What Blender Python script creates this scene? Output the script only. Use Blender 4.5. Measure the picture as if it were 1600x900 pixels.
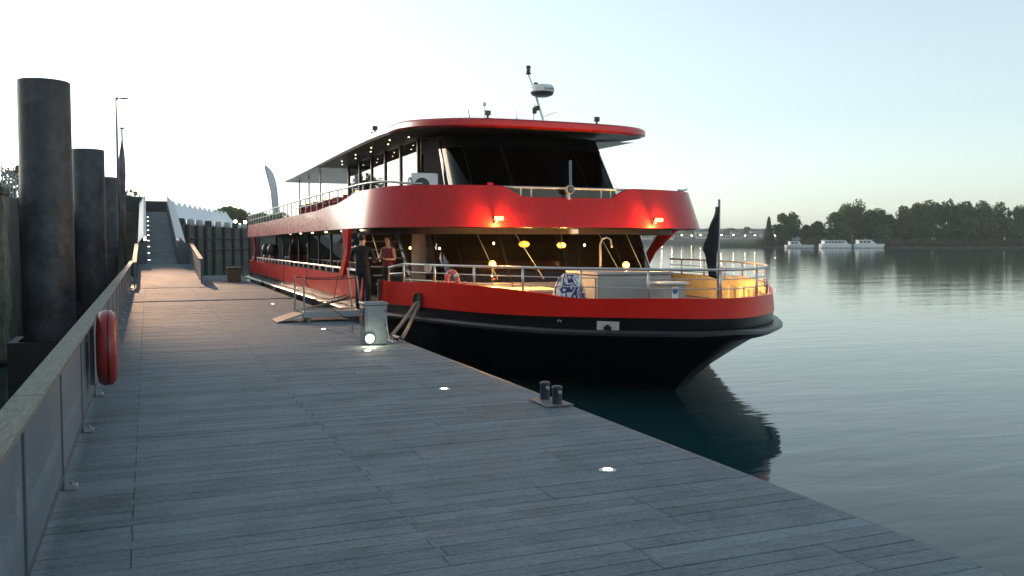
import bpy, bmesh, math, random
import numpy as np
from mathutils import Vector, Matrix
R = math.radians
random.seed(7); rng = np.random.default_rng(7)
scene = bpy.context.scene
for o in list(bpy.data.objects): bpy.data.objects.remove(o, do_unlink=True)
COL = scene.collection

# ------------------------------------------------------------------ camera, sky, sun, exposure
cam = bpy.data.cameras.new('camera'); camo = bpy.data.objects.new('camera', cam); COL.objects.link(camo)
camo.location = (0, 0, 1.8); camo.rotation_euler = (R(90 - 2.965), 0, R(-22.15))
cam.sensor_width = 36; cam.lens = 36 * 1400 / 1600; cam.clip_start = .05; cam.clip_end = 6000
scene.camera = camo
SUN_AZ = -32.0      # degrees, clockwise from +Y
SUN_EL = 8.0
world = bpy.data.worlds.new('World'); scene.world = world; world.use_nodes = True
wn = world.node_tree.nodes; wl = world.node_tree.links
sky = wn.new('ShaderNodeTexSky'); sky.sky_type = 'NISHITA'; sky.sun_disc = False
sky.sun_elevation = R(SUN_EL); sky.sun_rotation = R(SUN_AZ); sky.altitude = 10
sky.air_density = 1.0; sky.dust_density = 1.0; sky.ozone_density = 1.6
bg = wn['Background']; bg.inputs[1].default_value = .15
hs = wn.new('ShaderNodeHueSaturation'); hs.inputs['Saturation'].default_value = .38
wl.new(sky.outputs[0], hs.inputs['Color']); tn = wn.new('ShaderNodeMix'); tn.data_type = 'RGBA'; tn.blend_type = 'MULTIPLY'; tn.inputs[0].default_value = 1; tn.inputs[7].default_value = (.885, .985, 1.015, 1)
wl.new(hs.outputs[0], tn.inputs[6]); wl.new(tn.outputs[2], bg.inputs[0])
sl = bpy.data.lights.new('sun', 'SUN'); sl.energy = .32; sl.angle = R(12); sl.color = (1, .72, .48)
so = bpy.data.objects.new('sun', sl); COL.objects.link(so)
sd = Vector((math.sin(R(SUN_AZ)) * math.cos(R(SUN_EL + 3)), math.cos(R(SUN_AZ)) * math.cos(R(SUN_EL + 3)), math.sin(R(SUN_EL + 3))))
so.rotation_euler = sd.to_track_quat('Z', 'Y').to_euler(); so.location = sd * 200
vs = scene.view_settings; vs.view_transform = 'Standard'; vs.look = 'None'; vs.gamma = 1; vs.exposure = 1.24
vs.use_curve_mapping = False

# ------------------------------------------------------------------ helpers
class MB:
    def __init__(s): s.v = []; s.f = []
    def add(s, v, f):
        n = len(s.v); s.v += [tuple(p) for p in v]; s.f += [tuple(i + n for i in q) for q in f]; return s
    def box(s, x0, x1, y0, y1, z0, z1):
        return s.add([(x0,y0,z0),(x1,y0,z0),(x1,y1,z0),(x0,y1,z0),(x0,y0,z1),(x1,y0,z1),(x1,y1,z1),(x0,y1,z1)],
                     [(0,3,2,1),(4,5,6,7),(0,1,5,4),(1,2,6,5),(2,3,7,6),(3,0,4,7)])
    def bevbox(s, x0, x1, y0, y1, z0, z1, b=.02):
        def ring(i, z): return [(x0+i+b,y0+i,z),(x1-i-b,y0+i,z),(x1-i,y0+i+b,z),(x1-i,y1-i-b,z),(x1-i-b,y1-i,z),(x0+i+b,y1-i,z),(x0+i,y1-i-b,z),(x0+i,y0+i+b,z)]
        return s.loft([ring(b,z0), ring(0,z0+b), ring(0,z1-b), ring(b,z1)], closed=True, cap=True)
    def obox(s, c, ax, ay, az):   # oriented box, centre + half axes
        c, ax, ay, az = map(Vector, (c, ax, ay, az))
        v = [c + i*ax + j*ay + k*az for k in (-1,1) for i, j in ((-1,-1),(1,-1),(1,1),(-1,1))]
        return s.add(v, [(0,3,2,1),(4,5,6,7),(0,1,5,4),(1,2,6,5),(2,3,7,6),(3,0,4,7)])
    def loft(s, rings, closed=False, cap=False):
        n = len(rings[0]); b = len(s.v)
        for r in rings: s.v += [tuple(p) for p in r]
        for i in range(len(rings) - 1):
            for j in range(n if closed else n - 1):
                k = (j + 1) % n
                s.f.append((b+i*n+j, b+i*n+k, b+(i+1)*n+k, b+(i+1)*n+j))
        if cap:
            s.f.append(tuple(b + j for j in reversed(range(n))))
            s.f.append(tuple(b + (len(rings)-1)*n + j for j in range(n)))
        return s
    def tube(s, pts, r, n=6, cap=True):
        pts = [Vector(p) for p in pts]; rings = []
        rr = r if isinstance(r, (list, tuple)) else [r] * len(pts)
        up = None
        for i, p in enumerate(pts):
            d = (pts[min(i+1, len(pts)-1)] - pts[max(i-1, 0)]).normalized()
            if up is None: up = Vector((0,0,1)) if abs(d.z) < .9 else Vector((1,0,0))
            a = d.cross(up).normalized(); b = a.cross(d).normalized(); up = b
            rings.append([p + rr[i]*(math.cos(t)*a + math.sin(t)*b) for t in (2*math.pi*k/n for k in range(n))])
        return s.loft(rings, closed=True, cap=cap)
    def lathe(s, c, prof, n=16, axis='z'):
        c = Vector(c); rings = []
        for r, h in prof:
            ring = []
            for k in range(n):
                t = 2*math.pi*k/n; a, b = r*math.cos(t), r*math.sin(t)
                ring.append(c + Vector((a,b,h) if axis == 'z' else (h,a,b) if axis == 'x' else (b,h,a)))
            rings.append(ring)
        return s.loft(rings, closed=True, cap=True)
    def sphere(s, c, r, n=12, sq=(1,1,1)):
        m = n // 2; prof = [(max(1e-4, math.sin(math.pi*i/m)), -math.cos(math.pi*i/m)) for i in range(m+1)]
        b = len(s.v); s.lathe((0,0,0), prof, n)
        for i in range(b, len(s.v)):
            p = s.v[i]; s.v[i] = (c[0]+p[0]*r*sq[0], c[1]+p[1]*r*sq[1], c[2]+p[2]*r*sq[2])
        return s
    def quad(s, a, b, c, d): return s.add([a,b,c,d], [(0,1,2,3)])
    def mesh(s, name, m, smooth=False, off=(0,0,0)):
        me = bpy.data.meshes.new(name)
        me.from_pydata([(p[0]-off[0], p[1]-off[1], p[2]-off[2]) for p in s.v], [], s.f)
        me.validate(); me.materials.append(m)
        bm = bmesh.new(); bm.from_mesh(me); bmesh.ops.recalc_face_normals(bm, faces=bm.faces); bm.to_mesh(me); bm.free()
        if smooth is not False:
            me.shade_smooth()
            if smooth is not True: me.set_sharp_from_angle(angle=R(smooth))
        return me

WP = {}     # world position of the empties / parts, so that parts can be written in world coordinates
def tag(o, label=None, cat=None, group=None, kind=None):
    if label: o['label'] = label
    if cat: o['category'] = cat
    if group: o['group'] = group
    if kind: o['kind'] = kind
    return o
def thing(name, label, cat, loc=(0,0,0), group=None):
    o = bpy.data.objects.new(name, None); COL.objects.link(o); o.location = loc; o.empty_display_size = .2
    WP[o] = Vector(loc); return tag(o, label, cat, group)
def part(name, mb, m, parent, smooth=False, label=None, kind=None):
    off = WP[parent]
    o = bpy.data.objects.new(name, mb.mesh(name, m, smooth, off)); COL.objects.link(o); o.parent = parent
    WP[o] = off; return tag(o, label, kind=kind)
def solo(name, mb, m, label, cat, loc=(0,0,0), group=None, smooth=False, kind=None):
    o = bpy.data.objects.new(name, mb.mesh(name, m, smooth, loc)); COL.objects.link(o); o.location = loc
    WP[o] = Vector(loc); return tag(o, label, cat, group, kind)
def struct(name, mb, m, smooth=False, label=None):
    return solo(name, mb, m, label, None, kind='structure', smooth=smooth)
def children(o): return [c for c in bpy.data.objects if c.parent == o]
def copy_tree(o, parent=None):
    c = o.copy(); COL.objects.link(c)
    if parent: c.parent = parent
    WP[c] = WP[o]
    for ch in children(o): copy_tree(ch, c)
    return c
def lamp(name, parent, loc, energy, color, size=.05, spot=None, aim=None):
    l = bpy.data.lights.new(name, 'SPOT' if spot else 'POINT'); l.energy = energy; l.color = color; l.shadow_soft_size = size
    o = bpy.data.objects.new(name, l); COL.objects.link(o); o.parent = parent; o.location = Vector(loc) - WP[parent]
    if spot:
        l.spot_size = R(spot); l.spot_blend = .6
        o.rotation_euler = (-Vector(aim)).to_track_quat('Z', 'Y').to_euler()
    return o
def ip(x, pts):
    if x <= pts[0][0]: return pts[0][1]
    for (a, va), (b, vb) in zip(pts, pts[1:]):
        if x <= b:
            t = (x-a)/(b-a); t = t*t*(3-2*t); return va + (vb-va)*t
    return pts[-1][1]

# ------------------------------------------------------------------ materials
def M(name, col, rough=.5, metal=0, var=.15, scale=6, bump=0, bscale=40, emit=None, es=0, coat=0, stretch=(1,1,1), spec=.5, rvar=.1):
    m = bpy.data.materials.new(name); m.use_nodes = True; nt = m.node_tree; n = nt.nodes; L = nt.links
    p = n['Principled BSDF']; p.inputs['Roughness'].default_value = rough; p.inputs['Metallic'].default_value = metal
    p.inputs['Coat Weight'].default_value = coat; p.inputs['Coat Roughness'].default_value = .04; p.inputs['Specular IOR Level'].default_value = spec
    tc = n.new('ShaderNodeNewGeometry'); mp = n.new('ShaderNodeMapping'); mp.inputs['Scale'].default_value = stretch
    L.new(tc.outputs['Position'], mp.inputs[0])
    nz = n.new('ShaderNodeTexNoise'); nz.inputs['Scale'].default_value = scale; nz.inputs['Detail'].default_value = 6; nz.inputs['Roughness'].default_value = .65
    L.new(mp.outputs[0], nz.inputs['Vector'])
    cr = n.new('ShaderNodeMix'); cr.data_type = 'RGBA'
    cr.inputs[6].default_value = (*[c*(1-var) for c in col], 1); cr.inputs[7].default_value = (*[min(1, c*(1+var)) for c in col], 1)
    mr = n.new('ShaderNodeMapRange'); mr.inputs[1].default_value = .3; mr.inputs[2].default_value = .7
    L.new(nz.outputs[0], mr.inputs[0]); L.new(mr.outputs[0], cr.inputs[0]); L.new(cr.outputs[2], p.inputs['Base Color'])
    rr = n.new('ShaderNodeMapRange'); rr.inputs[3].default_value = max(.01, rough-rvar*rough); rr.inputs[4].default_value = min(1, rough+rvar*rough)
    L.new(nz.outputs[0], rr.inputs[0]); L.new(rr.outputs[0], p.inputs['Roughness'])
    if bump:
        n2 = n.new('ShaderNodeTexNoise'); n2.inputs['Scale'].default_value = bscale; n2.inputs['Detail'].default_value = 5
        L.new(mp.outputs[0], n2.inputs['Vector'])
        b = n.new('ShaderNodeBump'); b.inputs['Strength'].default_value = bump; b.inputs['Distance'].default_value = .02
        L.new(n2.outputs[0], b.inputs['Height']); L.new(b.outputs[0], p.inputs['Normal'])
    if emit:
        p.inputs['Emission Color'].default_value = (*emit, 1); p.inputs['Emission Strength'].default_value = es
    return m
def glass(name, tint, refl=1.0, rough=.02):
    m = bpy.data.materials.new(name); m.use_nodes = True; nt = m.node_tree; n = nt.nodes; L = nt.links
    n.remove(n['Principled BSDF']); out = n['Material Output']
    t = n.new('ShaderNodeBsdfTransparent'); t.inputs[0].default_value = (*tint, 1)
    g = n.new('ShaderNodeBsdfGlossy'); g.inputs['Roughness'].default_value = rough; g.inputs[0].default_value = (refl, refl, refl, 1)
    nz = n.new('ShaderNodeTexNoise'); nz.inputs['Scale'].default_value = .8; gm = n.new('ShaderNodeNewGeometry'); L.new(gm.outputs['Position'], nz.inputs['Vector'])
    b = n.new('ShaderNodeBump'); b.inputs['Strength'].default_value = .08; b.inputs['Distance'].default_value = .02; L.new(nz.outputs[0], b.inputs['Height']); L.new(b.outputs[0], g.inputs['Normal'])
    f = n.new('ShaderNodeFresnel'); f.inputs[0].default_value = 1.5
    x = n.new('ShaderNodeMixShader'); L.new(f.outputs[0], x.inputs[0]); L.new(t.outputs[0], x.inputs[1]); L.new(g.outputs[0], x.inputs[2]); L.new(x.outputs[0], out.inputs[0])
    return m
def emat(name, col, s):
    m = bpy.data.materials.new(name); m.use_nodes = True; p = m.node_tree.nodes['Principled BSDF']
    p.inputs['Base Color'].default_value = (*col, 1); p.inputs['Emission Color'].default_value = (*col, 1); p.inputs['Emission Strength'].default_value = s
    return m

def wood_deck(name, c0, c1):
    m = bpy.data.materials.new(name); m.use_nodes = True; nt = m.node_tree; n = nt.nodes; L = nt.links; p = n['Principled BSDF']
    g = n.new('ShaderNodeNewGeometry'); oi = n.new('ShaderNodeObjectInfo')
    ad = n.new('ShaderNodeMath'); L.new(g.outputs['Random Per Island'], ad.inputs[0]); L.new(oi.outputs['Random'], ad.inputs[1])
    fr = n.new('ShaderNodeMath'); fr.operation = 'FRACT'; L.new(ad.outputs[0], fr.inputs[0])
    mp = n.new('ShaderNodeMapping'); mp.inputs['Scale'].default_value = (1.2, 26, 26); L.new(g.outputs['Position'], mp.inputs[0])
    gr = n.new('ShaderNodeTexNoise'); gr.inputs['Scale'].default_value = 2.2; gr.inputs['Detail'].default_value = 8; gr.inputs['Roughness'].default_value = .7; L.new(mp.outputs[0], gr.inputs['Vector'])
    st = n.new('ShaderNodeTexNoise'); st.inputs['Scale'].default_value = 1.3; st.inputs['Detail'].default_value = 7; st.inputs['Roughness'].default_value = .7; L.new(g.outputs['Position'], st.inputs['Vector'])
    sp = n.new('ShaderNodeTexNoise'); sp.inputs['Scale'].default_value = 26; sp.inputs['Detail'].default_value = 6; sp.inputs['Roughness'].default_value = .75; L.new(g.outputs['Position'], sp.inputs['Vector'])
    # tint = .45*island + .3*grain + .35*stain
    a = n.new('ShaderNodeMath'); a.operation = 'MULTIPLY_ADD'; a.inputs[1].default_value = .20; L.new(fr.outputs[0], a.inputs[0])
    b = n.new('ShaderNodeMath'); b.operation = 'MULTIPLY_ADD'; b.inputs[1].default_value = .95; L.new(gr.outputs[0], b.inputs[0]); b.inputs[2].default_value = -.26
    c = n.new('ShaderNodeMath'); c.operation = 'MULTIPLY_ADD'; c.inputs[1].default_value = 1.0; L.new(st.outputs[0], c.inputs[0]); c.inputs[2].default_value = -.33
    e = n.new('ShaderNodeMath'); e.operation = 'MULTIPLY_ADD'; e.inputs[1].default_value = 1.1; e.inputs[2].default_value = -.53; L.new(sp.outputs[0], e.inputs[0])
    e2 = n.new('ShaderNodeMath'); L.new(e.outputs[0], e2.inputs[0]); L.new(c.outputs[0], e2.inputs[1])
    L.new(b.outputs[0], a.inputs[2]); d = n.new('ShaderNodeMath'); L.new(a.outputs[0], d.inputs[0]); L.new(e2.outputs[0], d.inputs[1])
    d.use_clamp = True
    mx = n.new('ShaderNodeMix'); mx.data_type = 'RGBA'; mx.inputs[6].default_value = (*c0, 1); mx.inputs[7].default_value = (*c1, 1); L.new(d.outputs[0], mx.inputs[0])
    L.new(mx.outputs[2], p.inputs['Base Color'])
    ro = n.new('ShaderNodeMapRange'); ro.inputs[3].default_value = .62; ro.inputs[4].default_value = .95; L.new(st.outputs[0], ro.inputs[0]); L.new(ro.outputs[0], p.inputs['Roughness'])
    p.inputs['Specular IOR Level'].default_value = .2
    wv = n.new('ShaderNodeTexWave'); wv.bands_direction = 'Y'; wv.inputs['Scale'].default_value = 26; wv.inputs['Distortion'].default_value = .6; L.new(g.outputs['Position'], wv.inputs['Vector'])
    h = n.new('ShaderNodeMath'); h.operation = 'MULTIPLY_ADD'; h.inputs[1].default_value = .35; L.new(wv.outputs[0], h.inputs[0]); L.new(gr.outputs[0], h.inputs[2])
    bp = n.new('ShaderNodeBump'); bp.inputs['Strength'].default_value = .45; bp.inputs['Distance'].default_value = .006; L.new(h.outputs[0], bp.inputs['Height']); L.new(bp.outputs[0], p.inputs['Normal'])
    return m

m_deck = wood_deck('weathered_deck_wood', (.045,.059,.067), (.240,.296,.330))
m_black = M('black_hull_paint', (.006,.006,.007), .32, var=.3)
m_blacktrim = M('black_trim', (.012,.012,.013), .4)
m_red = M('red_boat_paint', (.64,.012,.005), .3, var=.10, scale=2, spec=.22, bump=.10, bscale=1.6)
m_redband = M('red_band_paint', (.44,.012,.011), .27, var=.08, scale=1.2, spec=.34, coat=.12, bump=.10, bscale=1.6)
m_white = M('white_boat_paint', (.72,.72,.70), .3, var=.06)
m_cream = M('cream_bulwark_paint', (.58,.50,.36), .5, var=.1)
m_steel = M('brushed_steel_rail', (.52,.52,.51), .38, metal=.7, var=.1)
m_whiterail = M('white_painted_rail', (.75,.74,.70), .35, var=.06)
m_galv = M('galvanised_steel', (.30,.33,.35), .5, metal=.55, var=.2, scale=9)
m_dark = M('dark_interior_panel', (.035,.028,.024), .5)
m_brown = M('brown_wood_panel', (.05,.026,.014), .45, var=.3, stretch=(1,1,.2))
m_rubber = M('black_rubber', (.02,.02,.02), .7)
m_lip = M('grey_rub_rail_paint', (.016,.017,.02), .38, var=.3, scale=5)
m_deckgrey = M('boat_deck_coating', (.20,.19,.17), .6, bump=.2)
m_rope = M('mooring_rope', (.30,.24,.17), .85, var=.35, scale=40, bump=.5, bscale=90)
m_matte = M('matte_black_panel', (.008,.008,.009), .85, spec=.04)
m_wdark = glass('tinted_windscreen_glass', (.22,.22,.23))
m_wclear = glass('saloon_window_glass', (.72,.74,.74))
m_pile = M('weathered_steel_pile', (.042,.050,.056), .62, var=.55, scale=1.3, bump=.3, bscale=9)
def pile_mat():
    m = M('weathered_steel_pile_stained', (.030,.037,.044), .6, var=.7, scale=1.6, bump=.35, bscale=11); n = m.node_tree.nodes; L = m.node_tree.links; p = n['Principled BSDF']
    base = p.inputs['Base Color'].links[0].from_socket
    g = n.new('ShaderNodeNewGeometry'); mp = n.new('ShaderNodeMapping'); mp.inputs['Scale'].default_value = (5,5,.35); L.new(g.outputs['Position'], mp.inputs[0])
    z = n.new('ShaderNodeTexNoise'); z.inputs['Scale'].default_value = 1.2; z.inputs['Detail'].default_value = 7; z.inputs['Roughness'].default_value = .7; L.new(mp.outputs[0], z.inputs['Vector'])
    r = n.new('ShaderNodeValToRGB'); r.color_ramp.elements[0].position = .50; r.color_ramp.elements[0].color = (0,0,0,1); r.color_ramp.elements[1].position = .68; L.new(z.outputs[0], r.inputs[0])
    x = n.new('ShaderNodeMix'); x.data_type = 'RGBA'; x.inputs[7].default_value = (.075,.046,.032,1); L.new(r.outputs[0], x.inputs[0]); L.new(base, x.inputs[6])
    v = n.new('ShaderNodeTexNoise'); v.inputs['Scale'].default_value = 2.4; v.inputs['Detail'].default_value = 9; v.inputs['Roughness'].default_value = .72; L.new(g.outputs['Position'], v.inputs['Vector']); r2 = n.new('ShaderNodeValToRGB'); r2.color_ramp.elements[0].position = .50; r2.color_ramp.elements[0].color = (0,0,0,1); r2.color_ramp.elements[1].position = .60; r2.color_ramp.elements[1].color = (1,1,1,1); L.new(v.outputs[0], r2.inputs[0])
    y = n.new('ShaderNodeMix'); y.data_type = 'RGBA'; y.inputs[7].default_value = (.075,.088,.095,1); mu = n.new('ShaderNodeMath'); mu.operation = 'MULTIPLY'; mu.inputs[1].default_value = .55; L.new(r2.outputs[0], mu.inputs[0]); L.new(mu.outputs[0], y.inputs[0]); L.new(x.outputs[2], y.inputs[6]); L.new(y.outputs[2], p.inputs['Base Color'])
    return m
m_pile = pile_mat()
m_conc = M('old_quay_concrete', (.062,.068,.056), .85, var=.6, scale=1.1, bump=.5, bscale=8)
m_darkwall = M('dark_quay_timber', (.022,.030,.028), .75, var=.5, scale=.8, bump=.3)
m_fencepost = M('fence_steel', (.10,.12,.14), .5, metal=.4)
m_railwood = M('weathered_handrail_wood', (.17,.18,.15), .75, var=.45, scale=14, bump=.5, stretch=(6,.5,6))
m_lifered = M('red_plastic_case', (.26,.022,.016), .38, var=.15)
m_pvc = M('white_tent_canvas', (.74,.78,.80), .6, var=.06)
m_alu = M('grey_aluminium_panel', (.27,.30,.32), .45, metal=.3, var=.12, scale=3)

# ------------------------------------------------------------------ water and ground
WZ = -1.1
def water_mat():
    m = bpy.data.materials.new('river_water'); m.use_nodes = True; nt = m.node_tree; n = nt.nodes; L = nt.links; p = n['Principled BSDF']
    p.inputs['Base Color'].default_value = (.008, .034, .038, 1); p.inputs['Roughness'].default_value = .05; p.inputs['IOR'].default_value = 1.333
    g = n.new('ShaderNodeNewGeometry'); mp = n.new('ShaderNodeMapping'); mp.inputs['Rotation'].default_value = (0, 0, R(22)); mp.inputs['Scale'].default_value = (.55, 1.5, 1); L.new(g.outputs['Position'], mp.inputs[0])
    a = n.new('ShaderNodeTexNoise'); a.inputs['Scale'].default_value = 1.3; a.inputs['Detail'].default_value = 3; a.inputs['Roughness'].default_value = .5; a.inputs['Distortion'].default_value = .4; L.new(mp.outputs[0], a.inputs['Vector'])
    b = n.new('ShaderNodeTexNoise'); b.inputs['Scale'].default_value = .22; b.inputs['Detail'].default_value = 2; L.new(mp.outputs[0], b.inputs['Vector'])
    c = n.new('ShaderNodeTexNoise'); c.inputs['Scale'].default_value = 7; c.inputs['Detail'].default_value = 2; L.new(mp.outputs[0], c.inputs['Vector'])
    s = n.new('ShaderNodeMath'); s.operation = 'MULTIPLY_ADD'; s.inputs[1].default_value = 2.2; L.new(b.outputs[0], s.inputs[0]); L.new(a.outputs[0], s.inputs[2])
    t = n.new('ShaderNodeMath'); t.operation = 'MULTIPLY_ADD'; t.inputs[1].default_value = .08; L.new(c.outputs[0], t.inputs[0]); L.new(s.outputs[0], t.inputs[2])
    bp = n.new('ShaderNodeBump'); bp.inputs['Strength'].default_value = 1; bp.inputs['Distance'].default_value = .009; L.new(t.outputs[0], bp.inputs['Height']); L.new(bp.outputs[0], p.inputs['Normal'])
    return m
w = MB(); w.quad((-600,-200,WZ),(3500,-200,WZ),(3500,3500,WZ),(-600,3500,WZ))
struct('river_water', w, water_mat())
b = MB(); b.quad((-700,-300,-4),(3600,-300,-4),(3600,3600,-4),(-700,3600,-4))
struct('river_bed', b, M('river_mud', (.06,.05,.04), .9))

# ------------------------------------------------------------------ pontoon with planks
PW = .16
pon = thing('pontoon', 'long floating pontoon decked with weathered grey timber planks', 'pontoon', (1.8, 15, WZ))
part('float_body', MB().box(-.72,4.26,-6,28.88,-1.6,-.07).box(-.72,4.26,28.95,50,-1.6,-.07), m_rubber, pon)
part('edge_beam', MB().box(4.27,4.35,-6,28.86,-.34,-.03), m_fencepost, pon)
part('edge_beam', MB().box(4.27,4.35,28.97,50,-.34,-.03), m_fencepost, pon)
part('edge_beam', MB().box(-.80,-.73,-6,50,-.34,-.004), m_galv, pon)
def plank_shape(mb, x0, x1, y0, y1, z0, z1, b=.004):
    mb.loft([[(x0,y0,z0),(x1,y0,z0),(x1,y1,z0),(x0,y1,z0)], [(x0,y0,z1-b),(x1,y0,z1-b),(x1,y1,z1-b),(x0,y1,z1-b)],
             [(x0+b,y0+b,z1),(x1-b,y0+b,z1),(x1-b,y1-b,z1),(x0+b,y1-b,z1)]], closed=True, cap=True)
rows = []; y = -5.9; ri = 0
while y < 49.8:
    if not (28.80 < y + PW and y < 29.0): rows.append((ri, y))
    y += PW; ri += 1
pieces = []
j3 = [2.62, 2.62, 3.15, 3.15, 3.68, 3.68, 3.15, 2.1]
lr = random.Random(3)
for ri, y in rows:
    js = [-.735, -.12 + .003 * lr.uniform(-1, 1), 1.55 + (.02 if ri % 2 else -.02), j3[(ri // 3 * 5) % 8] + .015*lr.uniform(-1,1), 4.265]
    if y > 37.2: js = [2.12, 3.15 if ri % 2 else 3.5, 4.265]
    elif ri % 3 == 0: js.pop(1)
    if y <= 37.2 and ri % 4 == 1: js.pop(-3)
    for a, c in zip(js, js[1:]): pieces.append((a, c, y))
vis = sorted([q for q in pieces if q[2] > 3.2], key=lambda q: q[2] + abs(q[0] - .4*q[2]) * .2)
near = set(vis[:300]); far = MB(); cache = {}
for q in pieces:
    x0, x1, y = q; g = .0042 * lr.uniform(.6, 1.5); dz = lr.uniform(-.003, .002)
    if q in near:
        k = round((x1 - x0) * 20)
        if k not in cache:
            mb = MB(); l = k / 40; plank_shape(mb, -l+.0015, l-.0015, -PW/2+.0036, PW/2-.0036, -.06, 0); cache[k] = mb.mesh('plank', m_deck)
        o = bpy.data.objects.new('plank', cache[k]); COL.objects.link(o); o.parent = pon
        o.scale.x = (x1 - x0) / (k / 20)
        o.location = Vector(((x0+x1)/2, y + PW/2, dz)) - WP[pon]
        o.rotation_euler = (lr.uniform(-.012,.012), 0, lr.uniform(-.0012,.0012))
    else: plank_shape(far, x0+.0015, x1-.0015, y+g, y+PW-g, -.06, dz)
part('plank_field', far, m_deck, pon, kind='stuff')

# ------------------------------------------------------------------ mesh fence along the pontoon
m_mesh = M('woven_fence_wire', (.17,.22,.265), .5, metal=.1)
fen = thing('mesh_fence', 'long wire mesh fence with flat weathered wooden handrail along pontoon', 'fence', (-.6, 18, 0))
FP = [.79 + 2.13 * k for k in range(-2, 18)]
wl_ = 2.05; mb = MB()
nl = int((wl_ + .8) / .030)
for sgn in (1, -1):
    for k in range(nl):
        u = k * .030 - .8
        a0, h0 = max(u, 0), max(-u, 0); a1, h1 = min(u + .8, wl_), min(.8, wl_ - u)
        if a1 - a0 < .01: continue
        if sgn < 0: a0, a1 = wl_ - a0, wl_ - a1
        d = .0108; xx = .002 * sgn
        mb.quad((xx, a0 - d, h0), (xx, a0 + d, h0), (xx, a1 + d, h1), (xx, a1 - d, h1))
mesh_panel = mb.mesh('mesh_panel', m_mesh)
pm = MB().box(-.012,.012,-.03,.03,0,.985).mesh('post', m_fencepost)
cm = MB().bevbox(.012,.10,-.05,.05,.001,.035,.006).tube([(.06,0,.03),(.06,0,.06)],.014).mesh('foot_clamp', m_galv)
for k, y in enumerate(FP):
    for nm, me, z in (('post', pm, 0), ('foot_clamp', cm, 0), ('mesh_panel', mesh_panel, .12)):
        if nm == 'mesh_panel' and k == len(FP) - 1: continue
        o = bpy.data.objects.new(nm, me); COL.objects.link(o); o.parent = fen
        o.location = Vector((-.60, y + (.04 if nm == 'mesh_panel' else 0), z)) - WP[fen]
    if k < len(FP) - 1:
        part('bottom_rail', MB().box(-.615,-.585,y+.031,y+2.10,.095,.12), m_fencepost, fen)
        part('top_bar', MB().box(-.615,-.585,y+.031,y+2.10,.92,.95), m_fencepost, fen)
        if k % 2 == 0:
            part('handrail_board', MB().bevbox(-.645,-.50,y+.004,y+4.256,.986,1.03,.01), m_railwood, fen)

# ------------------------------------------------------------------ mooring piles
def pile(c, top, r, label):
    p = thing('mooring_pile', label, 'pile', (c[0], c[1], -4), 'steel mooring piles beside the pontoon')
    part('tube', MB().lathe((c[0],c[1],0), [(r,-4),(r,top-.015),(r-.02,top),(r-.05,top)], 40), m_pile, p, smooth=40)
    part('weld_band', MB().lathe((c[0],c[1],0), [(r+.012,top*.5-.03),(r+.012,top*.5+.03)], 40), m_pile, p, smooth=40)
    # guide frame that holds the pontoon to the pile
    x0, x1, y0, y1 = c[0]-r-.22, -.81, c[1]-r-.22, c[1]+r+.22
    g = MB().box(x0,x1,y0,y0+.16,-1.7,-.24).box(x0,x1,y1-.16,y1,-1.7,-.24).box(x0,x0+.16,y0+.162,y1-.162,-1.7,-.24).box(x1-.1,x1,y0+.162,y1-.162,-1.7,-.24)
    part('guide_frame', g, m_blacktrim, p)
    return p
pile((-1.92,21.1),5.12,.5,'tallest nearest dark steel mooring pile at left of pontoon')
pile((-1.76,33.2),4.86,.5,'middle dark steel mooring pile behind the tallest one')
pile((-1.76,47.4),4.88,.5,'farthest dark steel mooring pile, next to the lamp post')

# ------------------------------------------------------------------ life ring case on the fence
lc = thing('lifebuoy_case', 'red round plastic lifebuoy case hung on the mesh fence', 'lifebuoy case', (-.39, 10.35, .3))
part('shell_back', MB().lathe((-.39,10.35,.68), [(.30,-.115),(.37,-.10),(.40,-.05),(.40,-.008)], 28, 'x'), m_lifered, lc, smooth=50)
part('shell_front', MB().lathe((-.39,10.35,.68), [(.40,.008),(.40,.02),(.36,.065),(.26,.085),(.18,.075)], 28, 'x'), m_lifered, lc, smooth=50)
part('hinge_seam', MB().lathe((-.39,10.35,.68), [(.385,-.0075),(.385,.0075)], 28, 'x'), m_blacktrim, lc, smooth=50)
part('bracket', MB().box(-.575,-.54,10.28,10.42,.3,1.0), m_fencepost, lc)

# ------------------------------------------------------------------ recessed deck lights
m_led = emat('led_lens', (1,.95,.82), 6)
for y, lb in ((6.18,'recessed round white deck light nearest the camera'),(10.38,'recessed round deck light level with the twin bollards'),
              (14.5,'recessed round deck light right in front of the service pedestal'),(18.45,'recessed round deck light just behind the service pedestal'),
              (26.5,'farthest recessed round deck light, beyond the gangplank')):
    t = thing('deck_light', lb, 'light', (3.33, y, 0), 'recessed lights along the pontoon')
    part('bezel', MB().lathe((3.33,y,0), [(.07,-.02),(.07,.004),(.06,.008),(.041,.008)], 20), m_steel, t, smooth=40)
    part('lens', MB().lathe((3.33,y,0), [(.04,-.01),(.04,.009),(.02,.012)], 20), m_led, t, smooth=40)

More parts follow.
